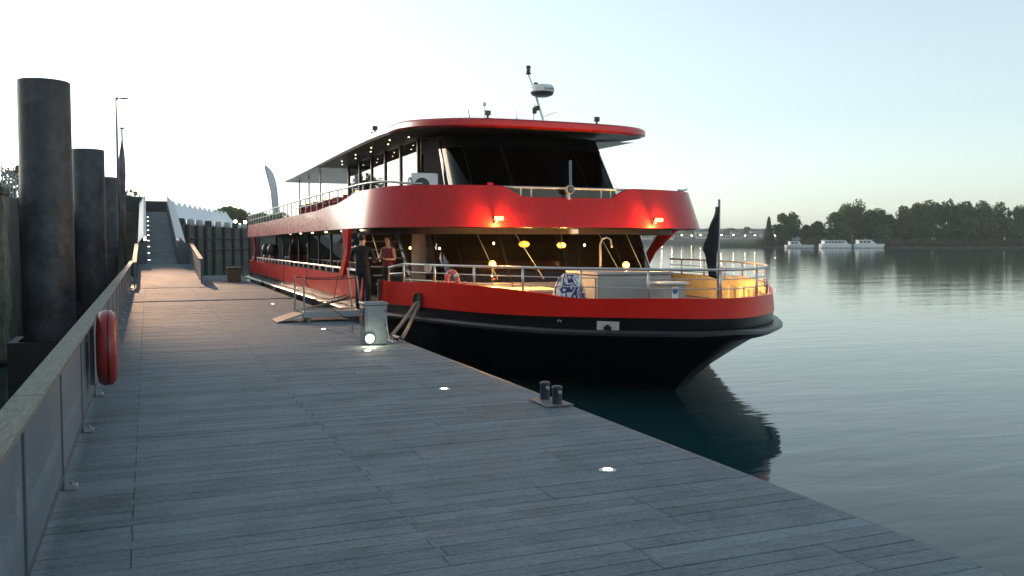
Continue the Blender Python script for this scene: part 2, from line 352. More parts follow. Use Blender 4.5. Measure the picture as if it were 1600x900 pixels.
# ------------------------------------------------------------------ twin bollards, service pedestal, timber box
bo = thing('twin_bollard', 'twin dark steel bollard on plate at pontoon edge', 'bollard', (4.1, 9.0, 0))
part('base_plate', MB().bevbox(3.98,4.30,8.76,9.28,.003,.022,.006), M('bollard_plate', (.13,.135,.14), .6, var=.3), bo)
for yy in (8.86, 9.18):
    b_ = part('post', MB().lathe((4.14,yy,0), [(.056,.022),(.056,.18),(.06,.19),(.06,.205),(.046,.22)], 18), M('bollard_paint', (.03,.04,.055), .45, var=.3), bo, smooth=40)
    part('cross_pin', MB().tube([(4.14,yy-.09,.16),(4.14,yy+.09,.16)], .02, 10), m_galv, b_)
m_ped = M('grey_pedestal_metal', (.20,.235,.25), .42, metal=.25, var=.1, scale=4)
pd = thing('service_pedestal', 'grey metal shore power pedestal with lit lamp at its foot', 'pedestal', (3.66, 15.45, 0))
part('cabinet', MB().bevbox(3.46,3.86,15.25,15.62,.012,.70,.012), m_ped, pd)
part('side_panel', MB().bevbox(3.445,3.458,15.28,15.59,.33,.66,.004), m_blacktrim, pd)
part('cap', MB().bevbox(3.44,3.88,15.23,15.64,.703,.745,.01), m_ped, pd)
dr = part('door', MB().bevbox(3.50,3.855,15.236,15.248,.30,.69,.004), m_ped, pd)
part('hinge', MB().tube([(3.80,15.23,.60),(3.87,15.23,.60)],.010), m_blacktrim, dr)
part('hinge', MB().tube([(3.80,15.23,.36),(3.87,15.23,.36)],.010), m_blacktrim, dr)
part('red_switch', MB().bevbox(3.435,3.444,15.36,15.44,.45,.54,.002), M('red_switch', (.5,.03,.03), .4), pd)
part('handle_bar', MB().tube([(3.60,15.20,.46),(3.82,15.20,.47),(3.88,15.20,.10)], .009), m_galv, pd)
lp = part('lamp_housing', MB().lathe((3.53,15.22,.13), [(.075,.0),(.085,-.03),(.08,-.05)], 18, 'y'), m_galv, pd, smooth=40)
part('lamp_lens', MB().lathe((3.53,15.17,.13), [(.068,0),(.06,-.012),(.02,-.02)], 18, 'y'), emat('pedestal_lamp_lens', (1,.93,.62), 40), lp, smooth=True)
lamp('lamp_light', pd, (3.53,15.06,.13), 1.6, (1,.9,.6), .04)
tb = thing('timber_box', 'brown timber box at far edge of pontoon beside the gap', 'box', (3.6, 41.9, 0))
m_box = M('brown_box_timber', (.16,.10,.055), .7, var=.35, stretch=(1,1,6))
part('body', MB().bevbox(3.32,3.86,41.6,42.2,.005,.60,.012), m_box, tb)
part('lid', MB().bevbox(3.28,3.90,41.56,42.24,.602,.66,.012), m_box, tb)

# ------------------------------------------------------------------ ramp landing, gangway, quay
land = thing('ramp_landing', 'timber landing sloping up from the pontoon to the gangway', 'ramp', (.8, 42, 0))
def lz(y): return .012 + max(0, (y - 37.2)) / 9.8 * .70
fr_ = MB()
fr_.add([(-.42,37.2,-.05),(2.1,37.2,-.05),(2.1,47,.0),(-.42,47,.0),(-.42,37.2,-.02),(2.1,37.2,-.02),(2.1,47,.66),(-.42,47,.66)],[(0,3,2,1),(4,5,6,7),(0,1,5,4),(1,2,6,5),(2,3,7,6),(3,0,4,7)])
part('frame', fr_, m_rubber, land)
y = 37.22
while y < 46.9:
    mb = MB(); x0, x1 = -.41, 2.09
    mb.add([(x0,y,lz(y)-.03),(x1,y,lz(y)-.03),(x1,y+.152,lz(y+.152)-.03),(x0,y+.152,lz(y+.152)-.03),(x0,y,lz(y)),(x1,y,lz(y)),(x1,y+.152,lz(y+.152)),(x0,y+.152,lz(y+.152))],
           [(0,3,2,1),(4,5,6,7),(0,1,5,4),(1,2,6,5),(2,3,7,6),(3,0,4,7)])
    part('plank', mb, m_deck, land); y += .16
for xs, y0, y1 in ((-.46, 37.2, 47.0), (2.03, 38.6, 47.0)):
    for k in range(7):
        yy = y0 + (y1 - y0) * k / 6; part('side_post', MB().box(xs-.025, xs+.025, yy-.03, yy+.03, lz(yy)+.002, lz(yy)+.94), m_fencepost, land)
    part('side_panel', MB().loft([[(xs-.012,y0,lz(y0)+.08),(xs+.012,y0,lz(y0)+.08),(xs+.012,y0,lz(y0)+.93),(xs-.012,y0,lz(y0)+.93)],[(xs-.012,y1,lz(y1)+.08),(xs+.012,y1,lz(y1)+.08),(xs+.012,y1,lz(y1)+.93),(xs-.012,y1,lz(y1)+.93)]], True, True), m_galv, land)
    part('handrail', MB().loft([[(xs-.08,y0,lz(y0)+.95),(xs+.08,y0,lz(y0)+.95),(xs+.08,y0,lz(y0)+1.0),(xs-.08,y0,lz(y0)+1.0)],[(xs-.08,y1,lz(y1)+.95),(xs+.08,y1,lz(y1)+.95),(xs+.08,y1,lz(y1)+1.0),(xs-.08,y1,lz(y1)+1.0)]], True, True), m_railwood, land)
part('cross_rail', MB().box(1.42,1.94,47.02,47.1,1.66,1.72).box(1.42,1.94,47.04,47.08,.72,1.655), m_fencepost, land)
part('cross_rail', MB().box(-.45,-.12,47.02,47.1,1.66,1.72).box(-.45,-.12,47.04,47.08,.72,1.655), m_fencepost, land)

gw = thing('access_gangway', 'steep grey access gangway with solid sides rising to the quay', 'gangway', (.65, 58, 0))
def gz(y): return .72 + (y - 47.05) / 21.9 * 3.2
def slab(x0, x1, y0, y1, a, b_): return MB().loft([[(x0,y0,gz(y0)+a),(x1,y0,gz(y0)+a),(x1,y0,gz(y0)+b_),(x0,y0,gz(y0)+b_)],[(x0,y1,gz(y1)+a),(x1,y1,gz(y1)+a),(x1,y1,gz(y1)+b_),(x0,y1,gz(y1)+b_)]], True, True)
part('frame', slab(-.03,1.38,47.05,68.95,-.30,-.035), m_fencepost, gw)
for k in range(137):
    y = 47.06 + k*.16; part('plank', slab(-.02,1.37,y,y+.15,-.034,-.002), m_deck, gw)
for x0, x1, xo0, xo1 in ((-.13,-.035,-.42,-.14), (1.385,1.48,1.49,1.86)):
    part('parapet', slab(x0,x1,47.1,68.9,-.30,1.06), m_fencepost, gw)
    part('handrail', slab(x0-.02,x1+.02,47.3,68.9,1.062,1.11), m_alu, gw)
    s = -1 if xo0 < 0 else 1
    a, c_ = (x0-.012, xo0) if s < 0 else (x1+.012, xo1)
    part('side_cladding', MB().loft([[(a,49.2,gz(49.2)+1.05),(a,49.2,gz(49.2)+.98),(c_,49.2,gz(49.2)+.62),(c_,49.2,gz(49.2)+.70)],[(a,68.8,gz(68.8)+1.05),(a,68.8,gz(68.8)+.98),(c_,68.8,gz(68.8)+.62),(c_,68.8,gz(68.8)+.70)]], True, True), m_alu, gw)
for k in range(9):
    y = 48.2 + k*2.2; part('step_light', MB().lathe((.09,y,gz(y)), [(.045,-.01),(.045,.012)], 10), m_led, gw)
# quay
QZ = 3.92
qp = [(-3.5,-40),(-3.5,24.2),(-3.6,60),(-2.5,69.1),(2.0,69.1),(3.79,119.65),(8.7,137.1),(16.2,157.9),(31.5,192.7),(60,250),(140,380),(-300,380),(-300,-40)]
q = MB(); n_ = len(qp); 
zt = [3.05 if (y < 61 and x > -10) else QZ for x, y in qp]
q.v = [(x,y,-4) for x, y in qp] + [(x,y,z) for (x,y), z in zip(qp, zt)]
q.f = [(i,(i+1)%n_,(i+1)%n_+n_,i+n_) for i in range(n_)] + [tuple(range(n_, 2*n_))]
struct('quay', q, m_conc)
# pale piers on the near wall, and the planted slope and railing above it
for y, lb in ((24.6,'pale mossy masonry pier standing out from dark quay wall at left edge'),(31.0,'mossy pier of quay wall half hidden behind tallest mooring pile'),(37.5,'mossy pier of the quay wall between two mooring piles')):
    t = thing('wall_pier', lb, 'pier', (-3.3, y, -1), 'piers of the quay wall')
    mb = MB(); rr = random.Random(int(y))
    mb.loft([[(-3.49,y-.55+rr.uniform(-.1,.1),z),(-3.16+rr.uniform(-.06,.06),y-.45+rr.uniform(-.1,.1),z),(-3.16+rr.uniform(-.06,.06),y+.45+rr.uniform(-.1,.1),z),(-3.49,y+.55,z)] for z in (-1,-.4,.2,.8,1.4,2.0,2.5,2.9)], True, True)
    part('shaft', mb, M('mossy_stone', (.15,.16,.12), .9, var=.6, scale=2.2, bump=.6, bscale=7), t, smooth=30)
    part('cap_stone', MB().bevbox(-3.6,-3.1,y-.6,y+.6,2.9,3.1,.03), m_conc, t)
ba = thing('quay_railing', 'grey metal railing on top of the quay at far left', 'railing', (-5.3, 44, 3.0))
for k in range(26):
    y = 36 + k; part('post', MB().box(-5.33,-5.27,y-.03,y+.03,3.0,4.75), m_galv, ba)
for z in (3.6,4.1,4.6,4.75): part('rail', MB().tube([(-5.3,36,z),(-5.3,61,z)],.025), m_galv, ba)
# portal house at top of gangway
po = thing('gangway_portal', 'dark steel landing box where the gangway meets the quay', 'portal', (.2, 71, QZ-.4))
part('left_wall', MB().box(-1.5,-.16,69.2,72.2,3.2,4.98), m_darkwall, po)
part('back_wall', MB().box(-.15,1.5,72.0,72.2,3.93,4.82), m_darkwall, po)
part('ledge', MB().box(-1.9,-.17,69.12,69.19,3.15,3.35), m_alu, po)
# fender piles on the quay wall
line = [(3.79,119.65),(8.7,137.1),(16.2,157.9),(31.5,192.7)]
def on_line(t):
    ls = [math.dist(a, c) for a, c in zip(line, line[1:])]; s = t
    for (a, c), l in zip(zip(line, line[1:]), ls):
        if s <= l: return (a[0]+(c[0]-a[0])*s/l, a[1]+(c[1]-a[1])*s/l)
        s -= l
    return line[-1]
ords = ['first','second','third','fourth','fifth','sixth','seventh','eighth','ninth','tenth','eleventh','twelfth','thirteenth','fourteenth','fifteenth','sixteenth','seventeenth','eighteenth','nineteenth','twentieth','twenty-first','twenty-second','twenty-third','twenty-fourth','twenty-fifth','twenty-sixth']
for k in range(9):
    x, y = on_line(3 + k*5.2); x += .25; y -= .12
    solo('fender_pile', MB().lathe((x,y,0), [(.24,-3),(.24,3.9),(.2,4.0)], 10), M('tarred_timber', (.012,.016,.015), .8) if k == 0 else bpy.data.materials['tarred_timber'],
         f'dark timber fender pile on far quay wall, {ords[k]} from the gangway', 'pile', (x,y,-3), 'fender piles on the far quay wall', 40)
wlr = MB()
for z in (.6, 2.2):
    pts = [(on_line(s)[0]+.12, on_line(s)[1]-.06, z) for s in (1, 15, 18.2, 40, 48)]
    wlr.tube(pts, .12, 6)
solo('waling_beams', wlr, m_darkwall, 'long dark horizontal beams along the far quay wall', 'beam', (3.8,119,-.5))
# pagoda tents
m_valance = M('tent_valance', (.70,.74,.76), .6)
def tent(c, s, label):
    t = thing('pagoda_tent', label, 'tent', (c[0], c[1], QZ), 'white pagoda tents on the far quay')
    prof = [(1.0,0),(.76,.20),(.54,.44),(.34,.72),(.17,1.02),(.04,1.32)]; ang = R(-20)
    rings = []
    for r, h in prof:
        ring = []
        for u, v in ((-1,-1),(0,-1),(1,-1),(1,0),(1,1),(0,1),(-1,1),(-1,0)):
            rr = r if (u and v) else r*.985
            x, y = u*rr*s, v*rr*s
            ring.append((c[0]+x*math.cos(ang)-y*math.sin(ang), c[1]+x*math.sin(ang)+y*math.cos(ang), 5.55+h*2.45))
        rings.append(ring)
    part('canopy', MB().loft(rings, True, True), m_pvc, t, smooth=60)
    part('valance', MB().loft([[(p[0],p[1],5.0) for p in rings[0]], [(p[0],p[1],5.548) for p in rings[0]]], True, False), m_valance, t)
    for i in (0, 2, 4, 6):
        p = rings[0][i]; px_, py_ = c[0]+(p[0]-c[0])*.97, c[1]+(p[1]-c[1])*.97
        part('leg', MB().box(px_-.05,px_+.05,py_-.05,py_+.05,QZ,5.54), m_alu, t)
    part('finial', MB().tube([(c[0],c[1],8.75),(c[0],c[1],9.0)], [.05,.01]), m_alu, t)
NT = 13
for k in range(NT):
    t = k / (NT - 1); c = (3.4 + (17.2-3.4)*t**1.06, 161.2 + (220.4-161.2)*t)
    tent(c, 2.55, f'white pagoda tent on the far quay, {ords[k]} in the row from the gangway')
for k in range(8):
    x, y = on_line(6 + 5.0*k); x -= 1.2; y += .5
    solo('quay_bin', MB().lathe((x,y,0), [(.42,QZ),(.5,QZ+.25),(.5,QZ+.75),(.44,QZ+.95)], 12), m_alu if k % 3 else m_darkwall,
         f'{"pale" if k % 3 else "dark"} drum standing on quay edge below the tents, {ords[k]} from the gangway', 'drum', (x,y,QZ), 'drums along the far quay edge', 40)
# lamp post and wrapped flag by the gangway
lpz = thing('lamp_post', 'tall thin street lamp post with lit head behind the mooring piles', 'lamp post', (-1.87, 71.5, QZ))
part('pole', MB().tube([(-1.9,73.2,QZ),(-1.9,73.2,12.4)], [.11,.06], 10), m_fencepost, lpz, smooth=True)
hd = part('lamp_head', MB().bevbox(-1.95,-1.05,73.05,73.35,12.33,12.47,.03), m_fencepost, lpz)
part('lamp_lens', MB().box(-1.75,-1.1,73.1,73.3,12.30,12.328), emat('street_lamp_lens', (1,.78,.42), 30), hd)
lamp('lamp_light', lpz, (-1.4,72.9,12.2), 46000, (1,.60,.36), .2, 12, (.07,-.955,-.289))
fl = thing('furled_flag', 'purple furled flag wrapped on a leaning pole by the pontoon fence', 'flag', (-.96, 45.8, 0))
part('pole', MB().tube([(-.93,45.8,-.3),(-.98,46.05,7.05)], [.06,.035], 10), M('rusty_pole', (.13,.075,.06), .6), fl, smooth=True)
part('finial', MB().lathe((-.98,46.05,7.05), [(.02,0),(.13,.03),(.13,.07),(.02,.1)], 10), m_galv, fl)
mb = MB(); rr = random.Random(5); rings = []
for k in range(15):
    z = 6.85 - k*.27; w_ = ip(z, [(2.9,.10),(3.4,.17),(4.4,.16),(4.6,.11),(4.75,.21),(5.4,.15),(6.85,.02)]); cx = -.97 - w_*.25
    rings.append([(cx + w_*(math.cos(a)+.25*math.sin(3*a+k*.4))*.8, 46 + w_*math.sin(a)*.7, z) for a in (2*math.pi*i/12 for i in range(12))])
part('cloth', mb.loft(rings, True, True), M('purple_flag_cloth', (.13,.095,.125), .8, var=.5, scale=1.6), fl, smooth=True)

# ------------------------------------------------------------------ the passenger boat
XC = 9.55; YS = 48.0
boat = thing('passenger_boat', 'large red and black two deck passenger boat moored at the pontoon', 'boat', (XC, 30, WZ))
def outline(tip, ystr, hw, p, q=1.0, ys=YS, ynear=None, yfar=None, n=26, step=1.0):
    """plan outline from the near side stern round the bow to the far side stern: list of (x, y)"""
    pts = []; yn = ys if ynear is None else ynear; yf = ys if yfar is None else yfar
    k = max(1, int(abs(yn - ystr) / step))
    if yn > ystr: pts += [(XC - hw, yn + (ystr - yn) * i / k) for i in range(k)]
    half = [(hw * math.sin(t)**p, ystr - (ystr - tip) * max(0, math.cos(t))**q) for t in (math.pi/2 * (1 - i/n) for i in range(n + 1))]
    if yn < ystr:
        half_n = [h for h in half if h[1] < yn - .02]
        # interpolate the start point
        for a, c in zip(half, half[1:]):
            if c[1] <= yn <= a[1]:
                t = (a[1]-yn)/(a[1]-c[1]+1e-9); half_n = [(a[0]+(c[0]-a[0])*t, yn)] + half_n; break
    else: half_n = half
    pts += [(XC - h, y) for h, y in half_n]
    pts += [(XC + h, y) for h, y in reversed(half[:-1])]
    k = max(1, int(abs(yf - ystr) / step)); pts += [(XC + hw, ystr + (yf - ystr) * (i+1) / k) for i in range(k)]
    return pts
RUB = [(12.7,.28),(13.3,.21),(15,.17),(19,.20),(22.5,.10),(49,.02)]
REDB = [(12.7,.47),(13.3,.44),(16.3,.385),(19,.40),(22,.31),(48,.27)]
TOP = [(12.7,.82),(13.3,.80),(14.9,.755),(15.7,.85),(16.6,.915),(17.6,.95),(20,.89),(26,.90),(48,.85)]
YST, PP = 22.3, 1.36
def hbx(y, tip, hw): return hw * math.sin(math.acos(min(1, max(0, (YST-y)/(YST-tip)))))**PP
def zl(pts, tab, dz=0): return [(x, y, ip(y, tab) + dz) for x, y in pts]
def flat(pts, z): return [(x, y, z) for x, y in pts]
# hull skin
part('hull', MB().loft([zl(outline(13.0,YST,4.72,PP), RUB, -.02), zl(outline(13.15,YST,4.70,PP), RUB, -.12), flat(outline(13.45,YST,4.62,PP+.10), -.06), flat(outline(13.9,YST,4.52,PP+.28), -.35),
     flat(outline(14.45,YST,4.45,PP+.5), -.70), flat(outline(15.0,YST+.2,4.35,PP+.75), -1.12), flat(outline(15.8,YST+.4,4.0,PP+.95), -1.8)]), m_black, boat, smooth=50)
part('hull', MB().loft([[(XC-4.72,YS,.0),(XC+4.72,YS,.0)],[(XC-4.45,YS,-.7),(XC+4.45,YS,-.7)],[(XC-4.0,YS,-1.8),(XC+4.0,YS,-1.8)]]), m_black, boat)
oo = lambda d, t, **k: outline(13.12 - d + t, YST, 4.68 + d, PP, **k)
part('rub_rail', MB().loft([zl(oo(0,0), RUB, .015), zl(oo(.15,0), RUB, .012), zl(oo(.20,0), RUB, -.03), zl(oo(.20,0), RUB, -.08), zl(oo(.02,0), RUB, -.16)]), m_lip, boat, smooth=40)
part('hull_strake', MB().loft([zl(outline(13.16,YST,4.65,PP), RUB, .012), zl(outline(13.12,YST,4.68,PP), REDB, .0)]), m_black, boat, smooth=True)
def bulwark(ynear, yfar, only_near=False):
    def cut(pts): return [p for p in pts if p[0] < XC - 4.3 and p[1] >= 21.35] if only_near else pts
    kw = dict(ynear=ynear, yfar=yfar)
    A = [cut(outline(13.1,YST,4.69,PP,**kw)), cut(outline(13.14,YST,4.66,PP,**kw)), cut(outline(13.23,YST,4.58,PP,**kw)), cut(outline(13.23,YST,4.58,PP,**kw))]
    m_ = min(map(len, A)); A = [a[:m_] for a in A]
    rings = [zl(A[0], REDB), zl(A[1], TOP, -.02), zl(A[1], TOP), zl(A[2], TOP)]
    return rings, zl(A[3], TOP, -.004), [(x, y, .29) for x, y in A[3]]
for yn, only in ((YS, True), (20.45, False)):
    rings, it, ib = bulwark(yn, YS, only)
    part('bulwark', MB().loft(rings), m_red, boat, smooth=35)
    part('bulwark_lining', MB().loft([it, ib]), m_cream, boat, smooth=35)
part('bulwark', MB().loft([[(XC-4.66,YS,.0),(XC+4.66,YS,.0)],[(XC-4.6,YS,.85),(XC+4.6,YS,.85)]]), m_red, boat)
part('gate_post', MB().box(XC-4.69,XC-4.55,21.33,21.4,.02,1.0), m_blacktrim, boat)
part('gate_post', MB().box(XC-4.60,XC-4.46,20.40,20.47,.05,.92), m_blacktrim, boat)
part('gate_sill', MB().box(XC-4.66,XC-4.50,20.47,21.33,-.02,.275), m_black, boat)
# bulwark stiffeners inside the bow
half = outline(13.4,YST,4.44,PP)
for i in range(4, len(half) - 2, 2):
    x, y = half[i]
    if y > 19: continue
    part('bulwark_frame', MB().obox((x, y, .51), (.03,0,0), (0,.05,0), (0,0,.22)), m_cream, boat)
dk = outline(13.3,YST,4.57,PP); mb = MB(); mb.v = [(x,y,.28) for x, y in dk]; mb.f = [tuple(range(len(dk)))]
part('main_deck', mb, m_deckgrey, boat)
# fairlead with mooring rope eye, and the mooring port in the strake
fx, fy = XC-4.69, 17.45
fy = 18.6; fx = XC - hbx(fy, 13.1, 4.69)
nrm = Vector((-1,-.32,0)).normalized(); tan = Vector((.32,-1,0)).normalized()
ring = [Vector((fx,fy,.50)) + nrm*.012 + tan*.15*math.cos(a) + Vector((0,0,.19*math.sin(a))) for a in (2*math.pi*i/20 for i in range(21))]
part('fairlead', MB().tube(ring, .028, 8, cap=False), m_rubber, boat, smooth=True)
part('fairlead_opening', MB().add([p + nrm*.004 for p in ring[:-1]], [tuple(range(20))]), m_brown, boat)
py_ = 14.35; px_ = XC - hbx(py_, 13.12, 4.68)
d1 = (Vector((XC-hbx(14.65,13.12,4.68),14.65,0)) - Vector((XC-hbx(14.05,13.12,4.68),14.05,0))).normalized(); nn = Vector((-d1.y, d1.x, 0)); nn = nn if nn.y < 0 else -nn
c0 = Vector((px_, py_, .275)) + nn*.012
pt = part('mooring_port', MB().obox(c0, d1*.21, nn*.012, Vector((0,0,.078))), M('port_bright_water', (.62,.52,.46), .5), boat)  # pale panel colour stands in for bright water seen through the opening
part('port_cleat', MB().obox(c0 + nn*.03 - Vector((0,0,.04)), d1*.07, nn*.015, Vector((0,0,.03))).obox(c0 + nn*.03 + Vector((0,0,.0)), d1*.03, nn*.012, Vector((0,0,.022))), m_blacktrim, pt)
# foredeck handrail
def rail_on(pts, ztop, mids, tab, postgap, r=.026, mat=m_steel, name='handrail', postname='rail_post', mr=.012):
    part(name, MB().tube([(x,y,ztop(y)) for x, y in pts], r, 8), mat, boat, smooth=True)
    for mz in mids:
        seg = [(x,y,mz(y)) for x, y in pts if mz(y) > ip(y, tab) + .04]
        if len(seg) > 1: part('mid_rail', MB().tube(seg, mr, 6), mat, boat, smooth=True)
    acc = postgap
    for a, c in zip(pts, pts[1:]):
        l = math.dist(a, c); s = postgap - acc
        while s < l:
            x = a[0]+(c[0]-a[0])*s/l; y = a[1]+(c[1]-a[1])*s/l
            part(postname, MB().tube([(x,y,ip(y,tab)-.02),(x,y,ztop(y))], r*.95, 8), mat, boat, smooth=True); s += postgap
        acc = l - (s - postgap)
bow = outline(13.28,YST,4.53,PP,ynear=19.5,yfar=22.4)
rail_on(bow, lambda y: 1.30, [lambda y: 1.13, lambda y: .96], TOP, 1.28)
part('handrail', MB().tube([(bow[0][0],bow[0][1],1.30),(bow[0][0]-.12,20.36,1.20),(bow[0][0]-.12,20.40,.88)], .026, 8), m_steel, boat, smooth=True)
part('mid_rail', MB().tube([(bow[0][0],bow[0][1],1.10),(bow[0][0]-.12,20.38,1.05)], .014, 8), m_steel, boat)
side = [(XC-4.6,y) for y in (46.8,40,34,28,25,22.4,21.4)]
rail_on(side, lambda y: ip(y, TOP) + .17, [], TOP, 1.05, .028, m_whiterail, 'side_handrail', 'side_rail_post')

# upper band: the red flared fascia of the upper deck
def bz0(y): return ip(y, [(19,2.14),(24,2.12),(47,2.02)])
def bz1(x, y):
    z = ip(y, [(20.6,3.13),(22.0,3.06),(24.5,2.80),(28,2.71),(47,2.62)])
    if y < 21.5:
        d = abs(x - XC); z -= .26 * (1 - ip(d, [(1.15,0),(1.75,1)]))
    return z
def bo_(inset, fr, **k):
    l = outline(19.4 + fr, 23.3, 4.86 - inset, .62, .62, ys=46.8, n=40, **k)
    if inset > .03: l = [(x + (1 if x > XC else -1) * .17 * ip(y, [(21.5,0),(25.5,1)]), y) for x, y in l]
    return l
lo = bo_(0,0); hi = bo_(.22,.42); mid = bo_(.06,.10); hin = bo_(.30,.52)
b0 = [(x,y,bz0(y)) for x, y in lo]; b1 = [(x,y,bz1(x,y)) for x, y in hi]
bm_ = [(x,y,bz0(y)+.12) for x, y in mid]; b2 = [(p[0],p[1],q[2]) for p, q in zip(hin, b1)]; b3 = [(p[0],p[1],2.32) for p in hin]
part('upper_band', MB().loft([b0, [( .97*a[0]+.03*c[0], .97*a[1]+.03*c[1], .97*a[2]+.03*c[2]) for a, c in zip(b0,b1)], [((a[0]+c[0])/2,(a[1]+c[1])/2,(a[2]+c[2])/2) for a, c in zip(b0,b1)], b1, b2, b3]), m_redband, boat, smooth=38)
part('upper_band', MB().loft([[b0[0], b0[-1]], [b1[0], b1[-1]]]), m_redband, boat)
mb = MB(); mb.v = [(x,y,bz0(y)+.02) for x, y in bo_(.03,.03)]; mb.f = []
N_ = len(mb.v); mb.f = [(i, i+1, N_-2-i, N_-1-i) for i in range(N_//2 - 1)]
part('lower_soffit', mb, M('soffit_panel', (.06,.055,.05), .5), boat)
mb2 = MB(); mb2.v = [(x,y,2.30) for x, y in bo_(.26,.48)]; mb2.f = list(mb.f); part('upper_deck', mb2, m_deckgrey, boat)
# header strip under the band front
hd0 = outline(20.2,23.5,4.3,.62,.62,ys=24,n=30)
part('front_header', MB().loft([flat(hd0,2.13), flat(hd0,1.98)]), m_dark, boat, smooth=True)
# windbreak in the notch
wb = [(x,y) for x, y in bo_(.27,.50) if abs(x-XC) < 1.72 and y < 22]
part('windbreak_glass', MB().loft([flat(wb,2.84), flat(wb,3.08)]), glass('windbreak_glass', (.35,.42,.46)), boat)
part('windbreak_rail', MB().tube(flat(wb,3.10), .03, 8), m_steel, boat, smooth=True)
for i in (2, len(wb)//3, len(wb)//2, 2*len(wb)//3, len(wb)-3): part('windbreak_post', MB().tube([(*wb[i],2.8),(*wb[i],3.1)], .02, 6), m_steel, boat)
# red slanted pillars between bulwark and band (near and far side)
for sx in (-1, 1):
    for yb, yt, wb_, wt in ((24.35,22.9,.55,.85),(45.6,44.6,.45,.6)):
        x = XC + sx*4.64; x2 = XC + sx*4.80
        part('side_pillar', MB().loft([[(x-.05,yb-wb_/2,.84),(x+.05,yb-wb_/2,.84),(x+.05,yb+wb_/2,.84),(x-.05,yb+wb_/2,.84)],
            [(x-.05,(yb+yt)/2-.20,1.5),(x+.05,(yb+yt)/2-.20,1.5),(x+.05,(yb+yt)/2+.20,1.5),(x-.05,(yb+yt)/2+.20,1.5)],
            [(x2-.05,yt-wt/2,2.14),(x2+.05,yt-wt/2,2.14),(x2+.05,yt+wt/2,2.14),(x2-.05,yt+wt/2,2.14)]], True, True), m_red, boat)
# lower saloon
for sx in (-1, 1):
    x = XC + sx*3.8
    ys_ = [25.6 + 2.3*k for k in range(9)]
    for a, c in zip(ys_, ys_[1:]):
        part('saloon_window', MB().box(x-.008,x+.008,a+.06,c-.06,.82,2.04), m_wdark, boat)
        part('window_mullion', MB().box(x-.04,x+.04,c-.06,c+.06,.29,2.1), m_blacktrim, boat)
    part('saloon_wall', MB().box(x-.03,x+.03,25.6,44,.285,.80), m_dark, boat)
    part('window_mullion', MB().box(x-.04,x+.04,25.48,25.66,.29,2.1), m_blacktrim, boat)
part('saloon_bulkhead', MB().box(XC-3.8,XC-1.0,25.36,25.46,.285,2.1), m_dark, boat)
part('saloon_bulkhead', MB().box(XC+1.0,XC+3.8,25.36,25.46,.285,2.1), m_dark, boat)
part('saloon_end_wall', MB().box(XC-3.8,XC+3.8,44.02,44.1,.285,2.1), m_dark, boat)
# lower front windscreen: raked panes between mullions
wtop = outline(20.5,22.2,2.95,.6,.6,ys=25.3,n=24); wbot = outline(19.15,21.4,2.95,.6,.6,ys=25.3,n=24)
def ws_parts(top, bot, zb, zt, cuts, gm, sill_z, names=('windscreen_pane','windscreen_mullion')):
    def pt(f, u):   # f: fraction along, u: 0 bottom 1 top
        def at(l, f):
            i = f*(len(l)-1); k = min(int(i), len(l)-2); t = i-k; return Vector((l[k][0]+(l[k+1][0]-l[k][0])*t, l[k][1]+(l[k+1][1]-l[k][1])*t, 0))
        v = at(bot, f).lerp(at(top, f), u); v.z = zb+(zt-zb)*u; return v
    for a, c in zip(cuts, cuts[1:]):
        nseg = 6; fs = [a+.004+(c-a-.008)*i/nseg for i in range(nseg+1)]
        part(names[0], MB().loft([[pt(f,sill_z) for f in fs],[pt(f,1) for f in fs]]), gm if (names[0] != 'wheelhouse_pane' or .05 < (a+c)/2 < .95) else m_matte, boat, smooth=True)
    for c in cuts: part(names[1], MB().tube([pt(c,0), pt(c,1)], .018, 6), m_matte, boat)
    return pt
m_ws = glass('raked_windscreen_glass', (.42,.36,.30), .9)
pt_l = ws_parts(wtop, wbot, .30, 2.08, [.0,.10,.24,.40,.50,.60,.76,.90,1.0], m_ws, .30)
part('windscreen_sill', MB().loft([[pt_l(i/40,0) for i in range(41)],[pt_l(i/40,.30) for i in range(41)]]), M('grey_sill_panel', (.10,.10,.11), .4), boat, smooth=True)
for f0, f1 in ((.33,.36),(.44,.47),(.56,.585),(.66,.685)):
    part('wiper', MB().tube([pt_l(f0,.95)+Vector((0,-.05,0)), pt_l(f1,.34)+Vector((0,-.05,0))], .009, 6), m_galv, boat)
part('front_saloon_bulkhead', MB().box(XC-.98,XC+.98,25.38,25.44,.285,2.1), m_brown, boat)
part('bar_counter', MB().bevbox(XC-1.8,XC+1.8,23.6,24.1,.285,1.25,.03), m_brown, boat)
part('door_panel', MB().box(XC-3.35,XC-3.0,21.9,21.96,.285,2.1), M('grey_door_panel', (.25,.21,.18), .5), boat)
# stairs on the near side up to the upper deck
for k in range(8):
    z = .5 + k*.22; y = 22.2 + k*.26
    part('stair_tread', MB().box(XC-4.1,XC-3.2,y,y+.27,z-.03,z), m_galv, boat)
part('stair_stringer', MB().obox((XC-3.16,23.2,1.3), (.03,0,0), (0,1.1,.93), (0,-.05,.07)), m_galv, boat)
part('stair_handrail', MB().tube([(XC-4.12,22.1,1.3),(XC-4.12,22.9,1.95)], .022, 8), M('brass_rail', (.55,.42,.2), .3, metal=.9), boat)
# soffit downlights
m_down = emat('downlight_lens', (1,.75,.45), 5)
for k in range(9):
    part('downlight', MB().lathe((XC-4.35, 23.2+2.5*k, 2.11), [(.04,.0),(.04,-.02),(.02,-.03)], 10), m_down, boat)

